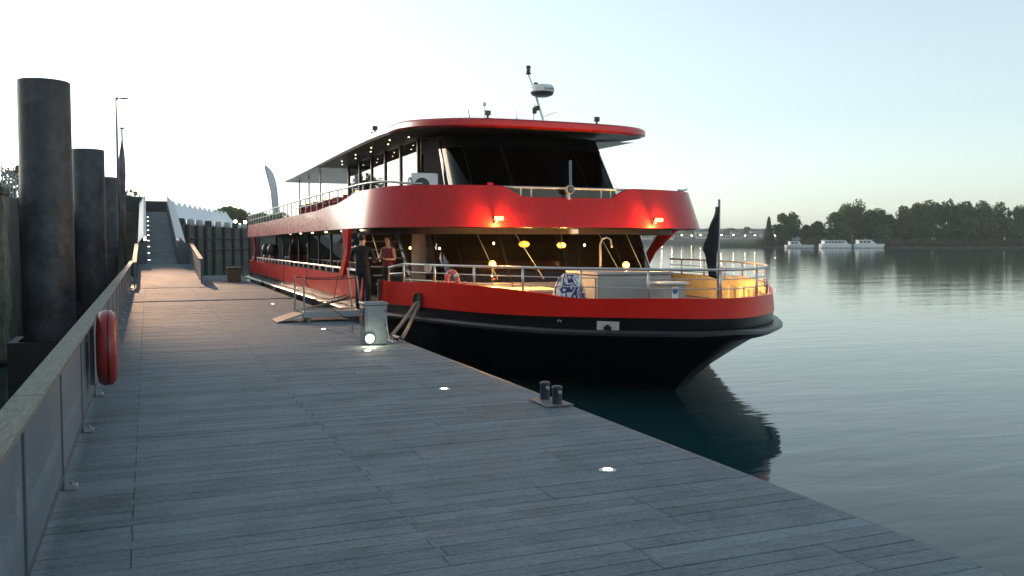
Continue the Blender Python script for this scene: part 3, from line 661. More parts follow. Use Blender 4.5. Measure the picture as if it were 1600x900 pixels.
# upper cabin
HW = 2.3
ut = outline(21.9,23.4,HW,.6,.6,ys=24.6,n=24); ub = outline(20.55,22.3,HW+.02,.6,.6,ys=24.6,n=24)
m_uws = glass('wheelhouse_glass', (.08,.09,.11), .28)
pt_u = ws_parts(ut, ub, 2.9, 4.50, [0.0,.06,.24,.42,.58,.76,.94,1.0], m_uws, 0.0, ('wheelhouse_pane','wheelhouse_mullion'))
part('wheelhouse_base', MB().loft([flat(ub,2.31), flat(ub,2.9)]), m_blacktrim, boat, smooth=True)
part('wheelhouse_header', MB().loft([[pt_u(i/40,.84)+Vector((0,-.02,0)) for i in range(41)],[pt_u(i/40,1.06)+Vector((0,-.02,0)) for i in range(41)]]), m_matte, boat, smooth=True)
for i in (0, 1):
    f = (.055, .945)[i]
    part('corner_panel', MB().loft([[pt_u(f-.016,0)+Vector((0,-.012,0)),pt_u(f+.03,0)+Vector((0,-.012,0))],[pt_u(f-.016,.5)+Vector((0,-.012,0)),pt_u(f+.008,.5)+Vector((0,-.012,0))],[pt_u(f-.016,.85)+Vector((0,-.012,0)),pt_u(f-.006,.85)+Vector((0,-.012,0))]]), m_white, boat)
part('console', MB().bevbox(XC-1.7,XC+1.7,22.9,23.4,2.31,3.25,.04), m_dark, boat)
part('console_screen', MB().box(XC-.95,XC-.80,22.86,22.89,3.28,3.4), emat('red_instrument', (1,.03,.05), 3), boat)
part('wheelhouse_bulkhead', MB().box(XC-HW,XC+HW,24.62,24.70,2.31,4.72), m_dark, boat)
for sx in (-1, 1):
    x = XC + sx*HW
    ys_ = [24.9 + 1.9*k for k in range(6)]
    for a, c in zip(ys_, ys_[1:]):
        part('upper_window', MB().box(x-.006,x+.006,a+.05,c-.05,3.0,4.70), m_wclear, boat)
    for c in ys_: part('upper_window_post', MB().box(x-.05,x+.05,c-.05,c+.05,2.31,4.74), m_brown, boat)
    part('upper_wall', MB().box(x-.02,x+.02,24.72,34.4,2.31,2.98), m_dark, boat)
    for c in (37.2, 40.0, 42.6): part('canopy_post', MB().tube([(XC+sx*2.9,c,2.31),(XC+sx*2.9,c,4.68)], .035, 8), m_white, boat)
# roof
def rz(y): return ip(y, [(20.2,4.60),(23.5,4.73),(26,4.78),(44,4.62)])
def ro_(inset, fr): return outline(20.35 + fr, 23.9, 3.45 - inset, .60, .60, ys=43.6, n=32)
r0 = ro_(.10,.12); r1 = ro_(.0,.0); r2 = ro_(.05,.06); r3 = ro_(.9,1.0)
def fascia(sel):
    A = [[(x,y,rz(y)+dz) for x, y in r] for r, dz in ((r0,-.02),(r1,.02),(r1,.14),(r2,.19))]
    idx = [i for i, p in enumerate(r1) if sel(p)]; return idx, A
idx, A = fascia(lambda p: p[1] < 23.95); part('roof_fascia', MB().loft([[a[i] for i in idx] for a in A]), m_redband, boat, smooth=35)
for sx in (-1, 1):
    idx, A = fascia(lambda p: p[1] >= 23.85 and (p[0]-XC)*sx > 0); part('roof_side_glare', MB().loft([[a[i] for i in idx] for a in A]), m_white, boat, smooth=35)  # fascia sides painted white to imitate glare of the reflected sky
part('roof_top', MB().loft([[(x,y,rz(y)+.19) for x, y in r2],[(x,y,rz(y)+.30) for x, y in r3]]), m_white, boat, smooth=40)
def sheet(pts, zf):
    m_ = MB(); m_.v = [(x,y,zf(x,y)) for x, y in pts]; n_ = len(pts); m_.f = [(i,i+1,n_-2-i,n_-1-i) for i in range(n_//2-1)]; return m_
part('roof_top', sheet(r3, lambda x, y: rz(y)+.301), m_white, boat)
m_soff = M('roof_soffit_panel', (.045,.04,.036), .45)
fs_ = [p for p in r0 if p[1] <= 35.0]; as_ = [p for p in r0 if p[1] >= 34.0]
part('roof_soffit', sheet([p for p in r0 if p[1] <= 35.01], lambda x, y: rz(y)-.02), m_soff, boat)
nr = [p for p in r0 if p[0] < XC and p[1] >= 34.4]; fr2 = [p for p in r0 if p[0] > XC and p[1] >= 34.4]
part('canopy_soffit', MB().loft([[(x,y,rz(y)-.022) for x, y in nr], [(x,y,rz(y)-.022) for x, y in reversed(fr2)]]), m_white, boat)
part('soffit_panel_white', MB().loft([[(XC+2.45,23.2,4.66),(XC+3.28,22.3,4.60)],[(XC+2.45,34,4.66),(XC+3.34,34,4.66)]]), m_white, boat)
for k in range(9):
    part('roof_downlight', MB().lathe((XC-2.7-.25*(k%2), 24.5+1.15*k, rz(24.5+1.15*k)-.022), [(.018,.0),(.018,-.014)], 8), m_down, boat)
# upper side rails on the band
ur = [p for p in bo_(.26,.48) if p[1] >= 20.4 and p[0] < XC - 2.2]
urf = [p for p in bo_(.26,.48) if p[1] >= 20.4 and p[0] > XC + 2.6]
def uz(y): return ip(y, [(20.4,3.16),(21.2,3.24),(24,3.20),(47,3.10)])
for l in (ur, urf):
    part('upper_handrail', MB().tube([(x,y,uz(y)) for x, y in l], .026, 8), m_steel, boat, smooth=True)
    seg = [(x,y,(uz(y)+ip(y,[(22,3.06),(24.5,2.80),(28,2.71),(47,2.62)]))/2) for x, y in l if y > 23.4]
    part('upper_mid_rail', MB().tube(seg, .013, 6), m_steel, boat, smooth=True)
    for x, y in l:
        if y > 21.5 and (y < 46.9): part('upper_rail_post', MB().tube([(x,y,bz1(x,y)-.02),(x,y,uz(y))], .018, 6), m_steel, boat) if (y > 23.3 or int(y*10) % 4 == 0) else None
# floodlights on the band front (lit)
m_flood = emat('orange_flood_lens', (1,.38,.05), 7)
for fxx in (XC-2.05, XC+2.2):
    fy_ = min(p[1] for p in lo if abs(p[0]-fxx) < .45)
    t = part('band_floodlight', MB().bevbox(fxx-.13,fxx+.13,fy_-.22,fy_-.12,2.30,2.40,.02).tube([(fxx,fy_-.15,2.31),(fxx,fy_+.06,2.22)], .02), m_blacktrim, boat)
    part('flood_lens', MB().bevbox(fxx-.11,fxx+.11,fy_-.245,fy_-.222,2.295,2.375,.01), m_flood, t)
    lamp('flood_light', boat, (fxx, fy_-.27, 2.25), 520, (1,.42,.09), .05, 100, (0,-.55,-.84)); lamp('flood_glow', boat, (fxx, fy_-.085, 2.20), 55, (1,.60,.14), .03)
# globe lamps behind the lower windscreen and on the deck sill
m_globe = emat('warm_globe', (1,.34,.035), 4); m_globe2 = emat('amber_lamp', (1,.28,.025), 4.5)
for (x,y,z), r, e in (((9.35,22.1,1.73),.115,16),((10.45,22.1,1.70),.10,13)):
    t = part('cabin_lamp', MB().tube([(x,y,z+.08),(x,y,2.12)], .012), m_blacktrim, boat)
    part('lamp_globe', MB().sphere((x,y,z), r, 14, (1.3,1,.75)), m_globe, t, smooth=True); lamp('cabin_light', boat, (x,y-.13,z), e, (1,.5,.15), .08)
for (x,y,z), e in (((7.35,19.25,1.28),110),((10.62,18.85,1.24),140)):
    t = part('deck_lamp', MB().tube([(x,y,.3),(x,y,z-.07)], .015), m_blacktrim, boat)
    part('lamp_globe', MB().sphere((x,y,z), .082, 12), m_globe2, t, smooth=True); lamp('deck_light', boat, (x,y-.1,z), e, (1,.45,.1), .06)
m_spark = emat('small_warm_bulb', (1,.75,.3), 16)
for x, y, z in ((8.9,23.2,1.75),(10.9,23.0,1.72),(11.4,22.6,1.7),(6.9,24.6,1.62),(7.35,24.9,1.60),(7.9,25,1.60)):
    tbp = part('pendant_cord', MB().tube([(x,y,z+.03),(x,y,2.1)], .004, 4), m_rubber, boat); part('pendant_bulb', MB().sphere((x,y,z), .03, 8, (1,1,1.3)), m_spark, tbp)
for y, h in ((27.4,.34),(28.6,.22),(33,.3),(37,.25)):
    part('wall_sconce', MB().box(XC-2.6,XC-2.55,y-.09,y+.09,1.3,1.3+h), emat('sconce_shade', (1,.85,.3), 6) if y == 27.4 else bpy.data.materials['sconce_shade'], boat)
# navigation mast
mx, my = XC+.05, 21.6; rb = rz(my) + .20
part('mast', MB().tube([(mx+.12,my,rb-.02),(mx-.12,my+.02,rb+.72)], .035, 8).tube([(mx-.22,my,rb-.02),(mx-.16,my+.02,rb+.52)], .02, 6).tube([(mx-.13,my+.02,rb+.70),(mx-.22,my+.02,rb+1.0),(mx-.34,my+.02,rb+1.28)], .02, 6), m_white, boat, smooth=40)
part('mast_foot', MB().bevbox(mx+.06,mx+.19,my-.08,my+.08,rb-.05,rb+.10,.02), m_redband, boat)
part('mast_gear', MB().bevbox(mx-.24,mx-.12,my-.05,my+.04,rb+.28,rb+.44,.02).bevbox(mx-.17,mx-.05,my-.07,my+.02,rb+.36,rb+.48,.02), m_blacktrim, boat)
part('mast_spur', MB().tube([(mx+.05,my,rb+.2),(mx+.40,my-.1,rb+.34)], .01), m_white, boat)
rd = part('radar_dome', MB().lathe((mx+.02,my-.05,rb+.74), [(.27,.075),(.315,.10),(.32,.20),(.27,.27),(.1,.295)], 28), m_white, boat, smooth=50)
part('radar_base', MB().lathe((mx+.02,my-.05,rb+.74), [(.16,-.02),(.27,.02),(.305,.074)], 28), m_blacktrim, rd, smooth=40)
cu = bpy.data.curves.new('radar_lettering', 'FONT'); cu.body = 'GARMIN'; cu.size = .105; cu.align_x = 'CENTER'; cu.extrude = .001
tmp = bpy.data.objects.new('tmp_text', cu); COL.objects.link(tmp); bpy.context.view_layer.update()
tme = bpy.data.meshes.new_from_object(tmp.evaluated_get(bpy.context.evaluated_depsgraph_get())); bpy.data.objects.remove(tmp)
for v in tme.vertices:      # wrap round the dome
    a = v.co.x / .325 + .35; r_ = .322 + abs(v.co.z) ; v.co = Vector((mx+.02 + r_*math.sin(a), my-.05 - r_*math.cos(a), rb+.74+.115+v.co.y)) - WP[boat]
tme.materials.clear(); tme.materials.append(M('navy_lettering', (.03,.05,.14), .5))
to = bpy.data.objects.new('radar_lettering', tme); COL.objects.link(to); to.parent = rd; WP[to] = WP[boat]
for dx, z0 in ((-.13,rb+.86),(-.34,rb+1.28)):
    nl_ = part('navigation_light', MB().lathe((mx+dx,my+.02,z0), [(.045,0),(.075,.01),(.075,.035),(.05,.05),(.05,.17),(.065,.18),(.065,.2),(.04,.23)], 14), m_blacktrim, boat, smooth=30)
    part('light_lens', MB().lathe((mx+dx,my+.02,z0), [(.054,.055),(.056,.165)], 14), glass('nav_lens', (.8,.8,.75)) if dx > -.2 else bpy.data.materials['nav_lens'], nl_)
# roof edge gear
for x, y in ((XC-1.75,20.75),(XC+1.25,20.75),(XC-3.3,26.0)):
    f_ = part('roof_floodlight', MB().bevbox(x-.075,x+.075,y-.05,y+.05,rz(y)+.28,rz(y)+.40,.015), M('floodlight_housing', (.10,.09,.08), .5) if x < XC-1.7 and y < 22 else m_blacktrim, boat)
    part('floodlight_bracket', MB().tube([(x,y,rz(y)+.16),(x,y,rz(y)+.31)], .03, 6).box(x-.12,x+.12,y-.03,y+.03,rz(y)+.19,rz(y)+.22), m_blacktrim, f_)
part('roof_horn', MB().tube([(XC-1.85,20.7,rz(20)+.2),(XC-1.85,20.7,rz(20)+.52)], .015).sphere((XC-1.85,20.7,rz(20)+.55), .05, 10), m_steel, boat)
part('roof_antenna', MB().tube([(XC-1.0,20.7,rz(20)+.17),(XC-1.02,20.7,rz(20)+.48)], .008).sphere((XC-1.0,20.7,rz(20)+.22), .05, 8), m_white, boat)
part('roof_antenna', MB().tube([(XC-2.15,20.9,rz(20)+.17),(XC-2.2,20.9,rz(20)+.42)], .01), m_blacktrim, boat)
# searchlight and small camera on the front of the band
sy = min(p[1] for p in hi if abs(p[0]-XC) < .5)
sL = part('searchlight', MB().lathe((XC-.02,sy-.10,3.06), [(.05,.12),(.10,.06),(.11,-.06),(.10,-.08)], 18, 'y').tube([(XC-.02,sy-.08,2.82),(XC-.02,sy-.08,2.98)], [.04,.02]), m_steel, boat, smooth=40)
part('searchlight_lens', MB().lathe((XC-.02,sy-.182,3.06), [(.09,0),(.05,-.015)], 18, 'y'), glass('searchlight_glass', (.5,.5,.5)), sL)
part('front_camera', MB().bevbox(XC-.05,XC+.16,19.55,19.75,1.98,2.12,.02), m_steel, boat)
# air conditioner, life raft locker, jackstaff
ac = part('air_conditioner', MB().bevbox(6.15,6.85,21.75,22.1,2.9,3.52,.03), m_white, boat)
part('fan_grille', MB().lathe((6.14,21.9,3.2), [(.16,0),(.22,-.01),(.22,.004)], 18, 'x').lathe((6.42,21.745,3.2), [(.2,.0),(.2,-.008),(.02,-.012)], 18, 'y'), m_blacktrim, ac)
part('unit_stand', MB().box(6.2,6.8,21.8,22.05,2.31,2.895), m_galv, ac)
js = part('jackstaff', MB().tube([(9.58,13.62,.28),(9.58,13.62,2.56)], .024, 10), m_galv, boat, smooth=True)
part('vent_pipe', MB().tube([(9.74,18.5,.28),(9.74,18.5,1.72),(9.78,18.48,1.86),(9.88,18.45,1.90),(9.97,18.42,1.84),(9.99,18.42,1.66)], .022, 10), m_galv, boat, smooth=True)
wd = part('windlass', MB().lathe((10.35,14.9,.28), [(.16,0),(.16,.06),(.08,.10),(.07,.24),(.13,.30),(.13,.36),(.05,.38)], 18), m_galv, boat, smooth=35)
part('windlass_drum', MB().lathe((10.35,14.9,.46), [(.11,-.26),(.11,-.22),(.06,-.18),(.06,.18),(.11,.22),(.11,.26)], 14, 'x'), m_galv, wd, smooth=35)
for sx in (-1, 1):
    part('deck_bollard', MB().lathe((XC+sx*1.2,14.5,.28), [(.07,0),(.07,.30),(.1,.31),(.1,.36),(.06,.38)], 14), m_blacktrim, boat, smooth=35)

# ------------------------------------------------------------------ things on the foredeck
lk = thing('deck_locker', 'large cream deck locker on the foredeck lit yellow on its side', 'locker', (8.95,16.2,.28))
m_lock = M('cream_locker_paint', (.33,.33,.31), .45, var=.08, scale=3)
part('body', MB().bevbox(8.12,9.78,15.5,16.9,.285,1.14,.02), m_lock, lk)
part('lid', MB().bevbox(8.09,9.81,15.47,16.93,1.143,1.2,.015), m_lock, lk)
part('door', MB().bevbox(8.105,8.119,15.6,16.3,.4,1.08,.005), m_lock, lk)
part('handle', MB().tube([(8.09,16.2,.72),(8.07,16.2,.76),(8.07,16.2,.86),(8.09,16.2,.90)], .012), m_blacktrim, lk)
part('strap', MB().tube([(8.10,16.45,1.15),(8.09,16.47,.95),(8.10,16.44,.8),(8.09,16.46,.62)], .014), m_blacktrim, lk)
hb = thing('deck_hatch', 'low cream hatch box on the foredeck glowing yellow under the lamp', 'hatch', (7.6,17.4,.28))
part('coaming', MB().bevbox(7.05,8.05,16.95,18.1,.285,.74,.02), m_cream, hb)
part('lid', MB().bevbox(7.0,8.1,16.90,18.15,.743,.80,.015), m_cream, hb)
wbx = thing('small_locker', 'small pale box with blue round sticker beside the deck locker', 'box', (9.3,14.75,.28))
part('body', MB().bevbox(9.02,9.54,14.6,14.98,.285,.98,.02), m_lock, wbx)
part('lid', MB().bevbox(8.98,9.60,14.56,15.02,.983,1.03,.012), m_white, wbx)
stk = part('sticker', MB().box(9.22,9.36,14.592,14.598,.72,.94), m_white, wbx)
part('sticker_disc', MB().lathe((9.29,14.591,.86), [(.058,0),(.058,-.003)], 18, 'y'), M('blue_sticker', (.03,.10,.42), .5), stk)
# blue and white cloth draped over a drum
def drape_mat():
    m = M('blue_white_cloth', (.05,.06,.22), .8); nt = m.node_tree; n = nt.nodes; L = nt.links; p = n['Principled BSDF']
    g = n.new('ShaderNodeNewGeometry'); w_ = n.new('ShaderNodeTexWave'); w_.inputs['Scale'].default_value = 2.2; w_.inputs['Distortion'].default_value = 14; w_.inputs['Detail'].default_value = 2; w_.inputs['Detail Scale'].default_value = 2.5
    L.new(g.outputs['Position'], w_.inputs['Vector']); c = n.new('ShaderNodeValToRGB'); c.color_ramp.interpolation = 'CONSTANT'
    c.color_ramp.elements[0].color = (.035,.04,.17,1); c.color_ramp.elements[1].position = .52; c.color_ramp.elements[1].color = (.72,.70,.66,1)
    L.new(w_.outputs[0], c.inputs[0]); L.new(c.outputs[0], p.inputs['Base Color']); return m
rings = []
for k, (r, h) in enumerate(((.36,.29),(.33,.5),(.29,.75),(.25,.95),(.19,1.10),(.10,1.19),(.02,1.21))):
    rings.append([(7.42 + r*(1+.10*math.sin(7*a+k*.2)*(r/.36))*math.cos(a)*1.05, 15.35 + r*(1+.10*math.sin(7*a))*math.sin(a), h) for a in (2*math.pi*i/42 for i in range(42))])
solo('draped_cloth', MB().loft(rings, True, True), drape_mat(), 'blue and white patterned cloth draped over a drum on the foredeck', 'cloth', (7.42,15.35,.29), smooth=True)
# red lifebuoy on the rail and a bundled white rope
lb = thing('lifebuoy', 'faded red lifebuoy hanging inside the foredeck rail', 'lifebuoy', (5.86,17.7,.7))
cc = Vector((5.86,17.7,.98)); ax = Vector((.25,-.97,0)).normalized()
ringp = [cc + ax*.2*math.cos(a) + Vector((0,0,.2*math.sin(a))) for a in (2*math.pi*i/28 for i in range(29))]
part('ring', MB().tube(ringp, .05, 10, cap=False), M('faded_red_lifebuoy', (.62,.12,.09), .6), lb, smooth=True)
for k in range(4):
    a0 = k*math.pi/2 + .6
    part('white_band', MB().tube([cc + ax*.2*math.cos(a0+d) + Vector((0,0,.2*math.sin(a0+d))) for d in (-.14,-.07,0,.07,.14)], .053, 10), m_white, lb, smooth=True)
rp = [Vector((5.56,18.35,1.30)) + Vector((.06*math.sin(i*2.1), .05*i/9, -.07+.085*math.cos(i*1.3))) for i in range(30)]
solo('rope_bundle', MB().tube(rp, .018, 6), M('white_rope', (.62,.58,.54), .85), 'bundle of white rope knotted on the foredeck rail', 'rope', (5.56,18.35,1.2), smooth=True)
# black flag on the jackstaff
rings = []; rr = random.Random(2)
for k in range(20):
    t = k/19; z = 2.40 - t*1.25; w_ = ip(t, [(0,.015),(.35,.12),(.62,.17),(.72,.13),(1,.10)])
    rings.append([(9.56 - w_*(.9+.9*math.cos(a)) + .02*math.sin(6*t), 13.62 + .045*math.sin(a)*(1+.6*math.sin(5*t+2*math.cos(a))) + .03*math.sin(a*3+t*4)*w_*3, z + .03*math.cos(a)) for a in (2*math.pi*i/14 for i in range(14))])
fg = solo('black_flag', MB().loft(rings, True, True), M('black_flag_cloth', (.010,.010,.012), .85, bump=.3, bscale=12), 'limp black flag hanging from the staff at the bow', 'flag', (9.56,13.62,1.1), smooth=True)
# mooring ropes
def rope(pts, r, label, name='mooring_rope'):
    P_ = []
    for i in range(len(pts)-1):
        a, c = Vector(pts[i]), Vector(pts[i+1])
        for k in range(6):
            t = k/6; q = a.lerp(c, t); q.z -= .18*(a-c).length*.25*t*(1-t); P_.append(q)
    P_.append(Vector(pts[-1]))
    return solo(name, MB().tube(P_, r, 8), m_rope, label, 'rope', tuple(pts[-1]), 'mooring ropes of the passenger boat', smooth=True)
fl_ = Vector((fx,fy,.47))
rope([fl_ + Vector((.1,0,.05)), fl_ + Vector((-.10,-.1,.0)), (4.12,15.95,.09)], .034, 'thick mooring rope from hull fairlead down behind the pedestal, left strand')
rope([fl_ + Vector((.1,-.03,.02)), fl_ + Vector((-.07,-.16,-.06)), (4.22,15.60,.07)], .034, 'thick mooring rope from hull fairlead down behind the pedestal, right strand')
rope([(4.9,23.0,.42), (4.6,22.9,.32), (3.55,23.2,.04)], .034, 'thick mooring rope lying beyond the gangplank to the red hull')
cl = thing('mooring_cleat', 'low dark mooring cleat on pontoon edge behind the pedestal', 'cleat', (4.14,15.75,0))
part('base_plate', MB().bevbox(4.02,4.26,15.5,16.0,.003,.02,.005), m_galv, cl)
part('horn', MB().tube([(4.14,15.45,.10),(4.14,15.6,.085),(4.14,15.9,.085),(4.14,16.05,.10)], [.02,.03,.03,.02], 8).tube([(4.14,15.66,.015),(4.14,15.66,.08)], .025).tube([(4.14,15.84,.015),(4.14,15.84,.08)], .025), m_blacktrim, cl)
# hull side fenders between boat and pontoon
for k, y in enumerate((24.5, 29.5, 34.5, 39.5)):
    f_ = thing('hull_fender', f'dark cylindrical fender between hull and pontoon, {ords[k]} beyond the gangplank', 'fender', (4.55,y,-.2), 'fenders along the hull')
    part('body', MB().lathe((4.50,y,0), [(.04,-.42),(.12,-.36),(.13,-.15),(.12,.04),(.04,.08)], 14), m_rubber, f_, smooth=True)
    part('lanyard', MB().tube([(4.50,y,.07),(4.72,y,.24),(4.83,y,.9)], .01), m_blacktrim, f_)

# ------------------------------------------------------------------ gangplank
gp = thing('gangplank', 'grey aluminium gangplank with rope handrails leading onto the boat', 'gangplank', (3.7,20.600,0))
part('flap', MB().loft([[(2.62,20.220,.004),(2.62,21.100,.004),(2.62,21.100,.02),(2.62,20.220,.02)],[(3.2,20.220,.15),(3.2,21.100,.15),(3.2,21.100,.20),(3.2,20.220,.20)]], True, True), m_rubber, gp)
part('flap_edge', MB().loft([[(2.61,20.190,.004),(2.61,20.218,.004),(2.61,20.218,.024),(2.61,20.190,.024)],[(3.2,20.190,.15),(3.2,20.218,.15),(3.2,20.218,.206),(3.2,20.190,.206)]], True, True), m_alu, gp)
part('side_beam', MB().bevbox(3.19,4.80,20.160,20.220,.10,.24,.008), m_alu, gp)
part('side_beam', MB().bevbox(3.19,4.80,21.100,21.160,.10,.24,.008), m_alu, gp)
part('tread_plate', MB().box(3.201,4.79,20.222,21.098,.19,.215), m_blacktrim, gp)
part('support_foot', MB().box(3.3,3.38,20.300,21.000,.003,.188), m_galv, gp)
PT = []
for x, y in ((3.22,20.190),(3.16,21.130),(4.50,20.190),(4.50,21.130)):
    xt = x - (.10 if x > 4 else 0)
    part('stanchion', MB().tube([(x,y,.2),(xt,y,1.02)], .022, 8), m_galv, gp); PT.append((xt,y))
for (a, c) in ((PT[0],PT[2]),(PT[1],PT[3])):
    for z, sag in ((.98,.03),(.55,.10)):
        part('hand_rope', MB().tube([(a[0]+(c[0]-a[0])*t, a[1]+(c[1]-a[1])*t, z - sag*4*t*(1-t)) for t in (i/10 for i in range(11))], .011, 6), m_blacktrim, gp)
part('stay_rope', MB().tube([(3.22,20.190,.95),(3.5,20.000,.5),(4.2,19.800,.02),(3.7,17.5,.015)], .008, 5), m_blacktrim, gp)

# ------------------------------------------------------------------ upper deck furniture
m_chair = M('red_chair_fabric', (.35,.03,.03), .7); m_cleg = M('chair_steel', (.25,.25,.26), .4, metal=.7)
def make_chair():
    t = thing('deck_chair', 'x', 'chair', (0,0,0), 'chairs on the upper deck')
    part('seat', MB().bevbox(-.22,.22,-.22,.22,.43,.48,.015), m_chair, t)
    part('backrest', MB().bevbox(-.22,.22,.19,.235,.52,.92,.012), m_chair, t)
    for x, y in ((-.2,-.2),(.2,-.2),(-.2,.21),(.2,.21)): part('leg', MB().tube([(x,y,0),(x,y,.43 if y < 0 else .90)], .014, 6), m_cleg, t)
    return t
def make_table():
    t = thing('deck_table', 'x', 'table', (0,0,0), 'tables on the upper deck')
    part('table_top', MB().bevbox(-.32,.32,-.32,.32,.72,.75,.01), m_dark, t); part('column', MB().tube([(0,0,.02),(0,0,.72)], .035, 8), m_cleg, t)
    part('foot', MB().lathe((0,0,0), [(.24,0),(.24,.015),(.05,.03)], 14), m_cleg, t); 
    lt = part('table_lamp', MB().tube([(0,0,.75),(0,0,.90)], .02, 8), m_cleg, t); part('lamp_shade', MB().lathe((0,0,.88), [(.07,0),(.05,.10)], 12), emat('table_lamp_shade', (1,.6,.1), 5), lt)
    return t
ch0, tb0 = make_chair(), make_table()
first = True; k = 0
for i in range(6):
    y = 26.2 + 1.75*i; x = 5.75
    tb = tb0 if i == 0 else copy_tree(tb0); tb.location = (x,y,2.305); tb['label'] = f'small dark table with amber lamp on upper side deck, {ords[i]} from the bow'
    for s in (-1, 1):
        c = ch0 if k == 0 else copy_tree(ch0); c.location = (x, y + s*.55, 2.305); c.rotation_euler.z = 0 if s > 0 else math.pi
        c['label'] = f'red chair on the upper side deck, {ords[k]} counting from the bow'; k += 1
for i in range(5):
    y = 26.4 + 1.8*i; x = XC - .9
    tb = copy_tree(tb0); tb.location = (x,y,2.305); tb['label'] = f'dark table with amber lamp inside upper saloon, {ords[i]} from the bow'
    for s in (-1, 1):
        c = copy_tree(ch0); c.location = (x, y + s*.55, 2.305); c.rotation_euler.z = 0 if s > 0 else math.pi
        c['label'] = f'red chair inside the upper saloon, {ords[2*i+(s>0)]} counting from the bow'
# feather banner on the aft upper deck
fb = thing('feather_banner', 'grey feather banner flag standing on the aft upper deck', 'banner', (5.2,41.4,2.3))
part('pole', MB().tube([(5.2,40.4,2.31),(5.17,41.2,4.0),(5.1,42.6,5.15),(5.12,42.9,5.32)], .02, 6), m_galv, fb)
mb = MB(); L_, R_ = [], []
for i in range(14):
    t = i/13; z = 3.0 + 2.32*t
    yl = 40.5 + 2.45*t**1.5; wd_ = .62*(1 - t**7)*(.55+.45*t) + .02
    L_.append((5.18-.06*t, yl, z)); R_.append((5.18-.06*t + wd_*.55, yl - wd_*.5, z - .02 + .05*t))
th = Vector((.012,.012,0))
part('cloth', mb.loft([[p for p in L_],[p for p in R_],[tuple(Vector(p)+th) for p in R_],[tuple(Vector(p)+th) for p in L_],[p for p in L_]]), M('grey_banner_cloth', (.55,.55,.54), .8, var=.1), fb, smooth=40)
for i, y in enumerate((42.2, 40.2)):
    rl = thing('life_vest_locker', ['red upright locker on side deck nearest the stern pillar','red upright locker on side deck, second from the stern pillar'][i], 'locker', (5.1,y,.28), 'red lockers on the lower side deck')
    part('body', MB().lathe((5.1,y,0), [(.17,.285),(.19,.32),(.19,1.15),(.17,1.2)], 16), m_lifered, rl, smooth=40)
    part('cap', MB().lathe((5.1,y,0), [(.19,1.202),(.24,1.3),(.24,1.55),(.15,1.68)], 16), m_blacktrim, rl, smooth=40)

# ------------------------------------------------------------------ people
def figure(name, label, loc, rotz, J, E_, mats, pick, hair, scale=1.0):
    """J: joint name -> (x,y,z,r); E_: edges; facing -Y before rotation"""
    root = thing(name, label, 'person', loc)
    names = list(J); me = bpy.data.meshes.new('body_skin'); me.from_pydata([J[k][:3] for k in names], [(names.index(a), names.index(c)) for a, c in E_], [])
    o = bpy.data.objects.new('tmp_body', me); COL.objects.link(o)
    md = o.modifiers.new('s', 'SKIN'); md.use_smooth_shade = True
    for i, k in enumerate(names):
        sv = me.skin_vertices[0].data[i]; r = J[k][3]; sv.radius = (r, r) if not isinstance(r, tuple) else r; sv.use_root = (k == 'pelvis')
    sb = o.modifiers.new('u', 'SUBSURF'); sb.levels = 2; sb.render_levels = 2
    bpy.context.view_layer.update()
    bm_e = bpy.data.meshes.new_from_object(o.evaluated_get(bpy.context.evaluated_depsgraph_get())); bpy.data.objects.remove(o)
    bm_e.name = 'body'; bm_e.materials.clear()
    for m in mats: bm_e.materials.append(m)
    for p in bm_e.polygons: p.material_index = pick(p.center); p.use_smooth = True
    b_ = bpy.data.objects.new('body', bm_e); COL.objects.link(b_); b_.parent = root; WP[b_] = WP[root]
    h = bpy.data.objects.new('hair', hair.mesh('hair', bpy.data.materials['dark_hair'], True)); COL.objects.link(h); h.parent = root
    root.rotation_euler.z = rotz; root.scale = (scale,)*3
    return root
M('dark_hair', (.012,.009,.008), .6)
m_skin = M('skin', (.48,.28,.20), .55, var=.08); m_tee = M('black_shirt', (.008,.008,.009), .85); m_trs = M('dark_trousers', (.012,.013,.017), .85); m_shoe = M('black_shoes', (.01,.01,.01), .5); m_rtop = M('red_top', (.20,.02,.025), .75)
